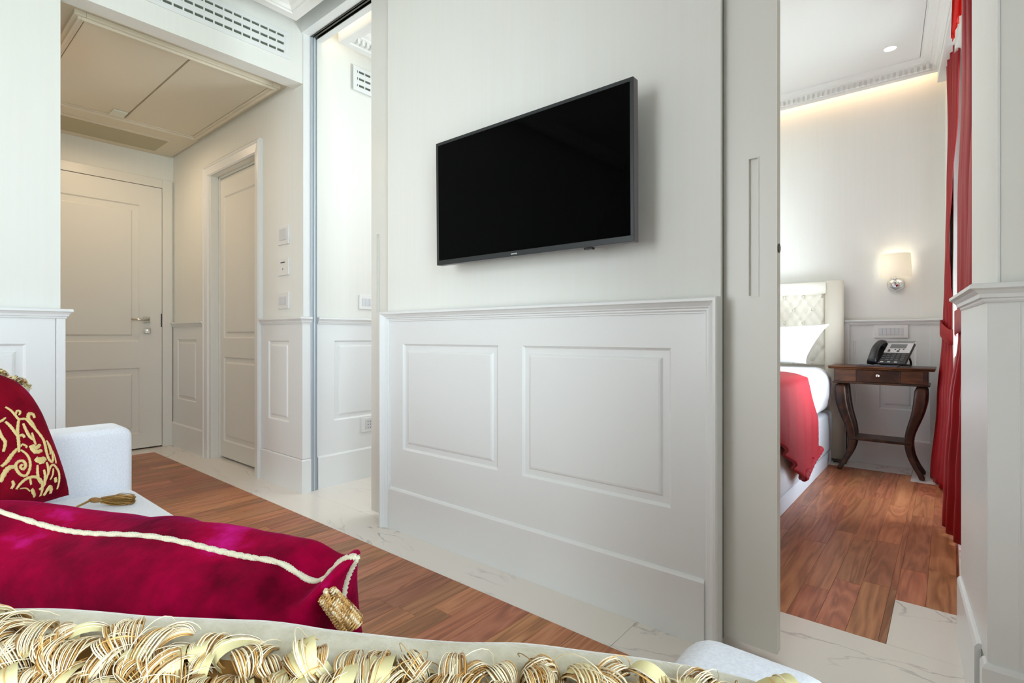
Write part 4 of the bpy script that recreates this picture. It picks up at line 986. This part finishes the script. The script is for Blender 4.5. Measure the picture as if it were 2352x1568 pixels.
# tassel
def tassel(parent, top, neck, end, r_head, r_skirt, m_list, n=60, seed=1, lying=False, chunky=False):
    t = empty('tassel'); t.parent = parent; rg = random.Random(seed)
    top, neck, end = Vector(top), Vector(neck), Vector(end); d = (end-neck).normalized()
    cord(MB(), [top.lerp(neck, k/8) for k in range(9)], 0.0032, 0.010, 2).build('hanging_cord', m_list[0], t, smooth=True, recalc=False)
    a = d.orthogonal().normalized(); b = d.cross(a); L = (end-neck).length
    if chunky:
        lathe(MB(), neck, [(0.002, 0.0), (r_head*.3, 0.006), (r_head*.4, 0.018), (r_skirt*.35, L*.6), (r_skirt*.3, L)], 14, d=d).build('tassel_core', m_list[1], t, smooth=True)
        mb = MB()
        for k in range(n):
            an = 2*math.pi*k/n*7.3; f0 = rg.uniform(0, 0.9)**1.2; pts = []; r = (r_head+(r_skirt-r_head)*f0)*0.92; ll = rg.uniform(.012, .020)
            for s in range(30):
                w = s*1.15; q = f0*L+ll*s/29; cen = neck+d*q+(a*math.cos(an)+b*math.sin(an))*r
                pts.append(cen+(a*math.cos(w)+b*math.sin(w))*0.0026)
            mb.mi = (0, 1, 1, 2)[k % 4]; mb.tube(pts, 0.0011, 4)
        mb.build('twisted_bullion', m_list, t, smooth=True, recalc=False)['kind'] = 'stuff'
    else:
        lathe(MB(), neck, [(0.002, -0.006), (r_head*.8, 0.0), (r_head, 0.010), (r_head*.8, 0.020), (r_head*.6, 0.024), (r_head*.9, 0.030)], 14, d=d).build('tassel_head', m_list[1], t, smooth=True)
        mb = MB()
        for k in range(n):
            an = rg.uniform(0, 2*math.pi); rr = r_skirt*math.sqrt(rg.random()); pts = []
            for s in range(9):
                f = s/8; q = neck+d*(0.026+(L-0.026)*f*rg.uniform(.98, 1.02)); w = r_head*0.5+(rr-r_head*0.5)*min(1, f*1.6)*(1-0.35*max(0, f-.6)/.4)
                p = q+(a*math.cos(an)+b*math.sin(an))*w+Vector((0, 0, 0.004*math.sin(f*3+k)))
                if lying: p.z = max(p.z, 0.4325)
                pts.append(p)
            mb.mi = k % 3; mb.tube(pts, 0.0010, 3, cap=False)
        mb.build('tassel_threads', m_list, t, smooth=True, recalc=False)['kind'] = 'stuff'
    return t
def px(u, v, d):
    s = (u-1176)/F_PX; fx, fy = -math.sin(YAW), math.cos(YAW)
    return Vector(((fx+fy*s)*d, (fy-fx*s)*d, CAM_H+(770-v)/F_PX*d))
tp = on_face(pt2, ax2, 0.88, 1.0, sgn2, 0.004); nk = Vector((-0.5257, 0.3128, 0.6359)); bt = Vector((-0.514, 0.332, 0.604))
tassel(cu2, tp, nk, bt, 0.009, 0.0125, [gold_light, gold_mid, gold_dark], 190, 4, chunky=True)
# ------------------------------------------------------------------ cushion 3: embroidered red velvet against the far arm
cu3 = empty('cushion'); thing(cu3, 'embroidered red velvet cushion with a gold scroll pattern leaning on the far sofa arm', 'cushion')
BR = Vector((-1.848, 0.328, 0.484)); TR = Vector((-2.02, 0.261, 0.786))
up3 = (TR-BR).normalized(); rt3 = Vector((up3.y, -up3.x, 0)).normalized(); H3 = 0.40; W3 = 0.40
ax3 = Axes(BR+up3*H3/2-rt3*W3/2, rt3, up3)
pt3 = pillow_grid(W3, H3, 0.17, 60, 60, 0.50, 0.0, 0.004, 31, rnd=0.50)
pillow_mesh('cushion_cover', ax3, pt3, 60, 60, velvet_red2, cu3)
s3 = 1 if (ax3.n.x > 0) else -1
def edge3(off, k0=0, k1=61):
    return [ax3.w(Vector(pt3(i, 60, 1))*(1+off)) for i in range(k0, k1)]+[ax3.w(Vector(pt3(60, j, 1))*(1+off)) for j in range(59, 44, -1)]
MB().tube(edge3(0.055), 0.013, 10).build('cream_border', cream_velvet, cu3, smooth=True, recalc=False)
e3 = edge3(0.135); n3 = [(p-ax3.c).normalized() for p in e3]
fringe('loop_fringe', cu3, e3, n3, [ax3.n*(-s3) for _ in e3], [(-0.010, 0.0, 46), (0.0, 0.004, 46), (0.010, 0.004, 46), (0.02, 0.0, 40)], 0.008, 0.014, 10, 5, thick=0.0008, rib=True, spread=0.006, segs=8)
# gold scroll embroidery, raised 1.5 mm on the face
STROKES = [([(0,485),(60,520),(110,570),(150,605),(230,600),(290,650),(350,700),(430,790),(455,860),(470,930),(500,1000),(545,1020),(555,960),(530,870),(480,800)],24),([(110,570),(130,520),(165,530),(150,570)],18),([(350,700),(310,640),(260,590),(270,540),(320,540),(335,580)],30),([(150,605),(140,680),(135,760),(145,830),(150,900),(150,960)],26),([(0,640),(50,680),(100,740),(135,790)],26),([(145,790),(190,770),(215,800)],24),([(200,650),(240,730),(280,790),(330,820)],26),([(300,740),(320,810),(340,870)],18),([(280,880),(330,940),(410,920)],40),([(300,870),(340,900),(390,860)],34),([(335,1010),(390,1030),(450,995)],56),([(385,1000),(410,1065)],50),([(170,900),(190,870),(235,890),(225,910)],16),([(170,930),(230,970),(270,1030),(280,1110),(250,1180),(190,1180),(140,1140),(120,1090),(150,1050),(200,1045),(230,1085),(210,1125),(175,1110),(180,1085),(200,1090)],24),([(130,920),(70,990),(20,1060),(-40,1110)],30),([(120,1110),(60,1110),(10,1160),(-30,1260)],40),([(100,1240),(125,1270),(110,1310)],24),([(170,1310),(200,1260),(260,1210),(340,1190),(420,1210),(470,1260),(500,1340),(515,1400)],26),([(300,1210),(330,1260)],16),([(360,1080),(370,1150),(400,1210),(440,1240)],22),([(440,1120),(470,1180),(480,1250),(440,1290)],24),([(350,1290),(420,1330),(490,1370)],34),([(515,1400),(530,1320),(560,1250),(600,1280),(605,1340),(580,1380)],30),([(480,1240),(500,1150),(520,1080),(560,1050),(600,1070),(640,1110),(660,1180),(665,1260)],20),([(470,1040),(490,1090),(500,1150)],20),([(600,1170),(625,1210)],28),([(560,1090),(560,1150),(540,1200)],14),([(210,1300),(280,1290),(340,1310)],10),([(490,830),(520,900),(520,950)],12),([(560,900),(590,980),(600,1030)],12),([(-80,700),(-40,800),(0,860),(-20,960)],26),([(-120,600),(-60,640),(0,600)],22)]
camp = Vector((0, 0, CAM_H)); pc = ax3.c+ax3.n*s3*0.060
def local3(zu, zv):
    """design sheet coordinates to cushion face coordinates"""
    d = px(zu/4.611, 840+zv/4.611, 1.0)-camp; t = (pc-camp).dot(ax3.n)/d.dot(ax3.n); q = camp+d*t-ax3.c
    return q.dot(ax3.r)/(W3/2), q.dot(ax3.u)/(H3/2), t
def catmull(P, k=6):
    out = []; Q = [P[0]]+list(P)+[P[-1]]
    for i in range(1, len(Q)-2):
        a, b, c, d = Q[i-1], Q[i], Q[i+1], Q[i+2]
        for s_ in range(k):
            t = s_/k; out.append(tuple(0.5*((2*b[m])+(-a[m]+c[m])*t+(2*a[m]-5*b[m]+4*c[m]-d[m])*t*t+(-a[m]+3*b[m]-3*c[m]+d[m])*t**3) for m in (0, 1)))
    out.append(tuple(P[-1])); return out
mb = MB()
for P_, w_ in STROKES:
    pts = catmull(P_); C_ = []
    for p in pts:
        u_, v_, t_ = local3(*p)
        if abs(u_) < 0.97 and abs(v_) < 0.97: C_.append((on_face(pt3, ax3, u_, v_, s3, 0.0, nu=60, nv=60), t_))
    if len(C_) < 3: continue
    R = []; m_ = len(C_)
    for i, (c_, t_) in enumerate(C_):
        tg = (C_[min(i+1, m_-1)][0]-C_[max(i-1, 0)][0]).normalized(); nn_ = ax3.n*s3; sd = nn_.cross(tg).normalized()
        hw = w_/4.611/F_PX*t_*0.62*(0.45+0.55*math.sin(math.pi*(i+0.5)/m_)**0.5)*(1+0.18*math.sin(i*2.4))
        R.append([c_-sd*hw, c_-sd*hw*.7+nn_*.0024, c_+nn_*.0032, c_+sd*hw*.7+nn_*.0024, c_+sd*hw])
    mb.rings(R, False, False)
mb.build('gold_embroidery', embroid, cu3, smooth=True, recalc=False)
tassel(cu3, BR+Vector((0.01, 0.015, -0.034)), Vector((-1.895, 0.385, 0.447)), Vector((-1.822, 0.468, 0.440)), 0.008, 0.019, [tassel_gold, gold_dark, gold_mid], 140, 9, lying=True)
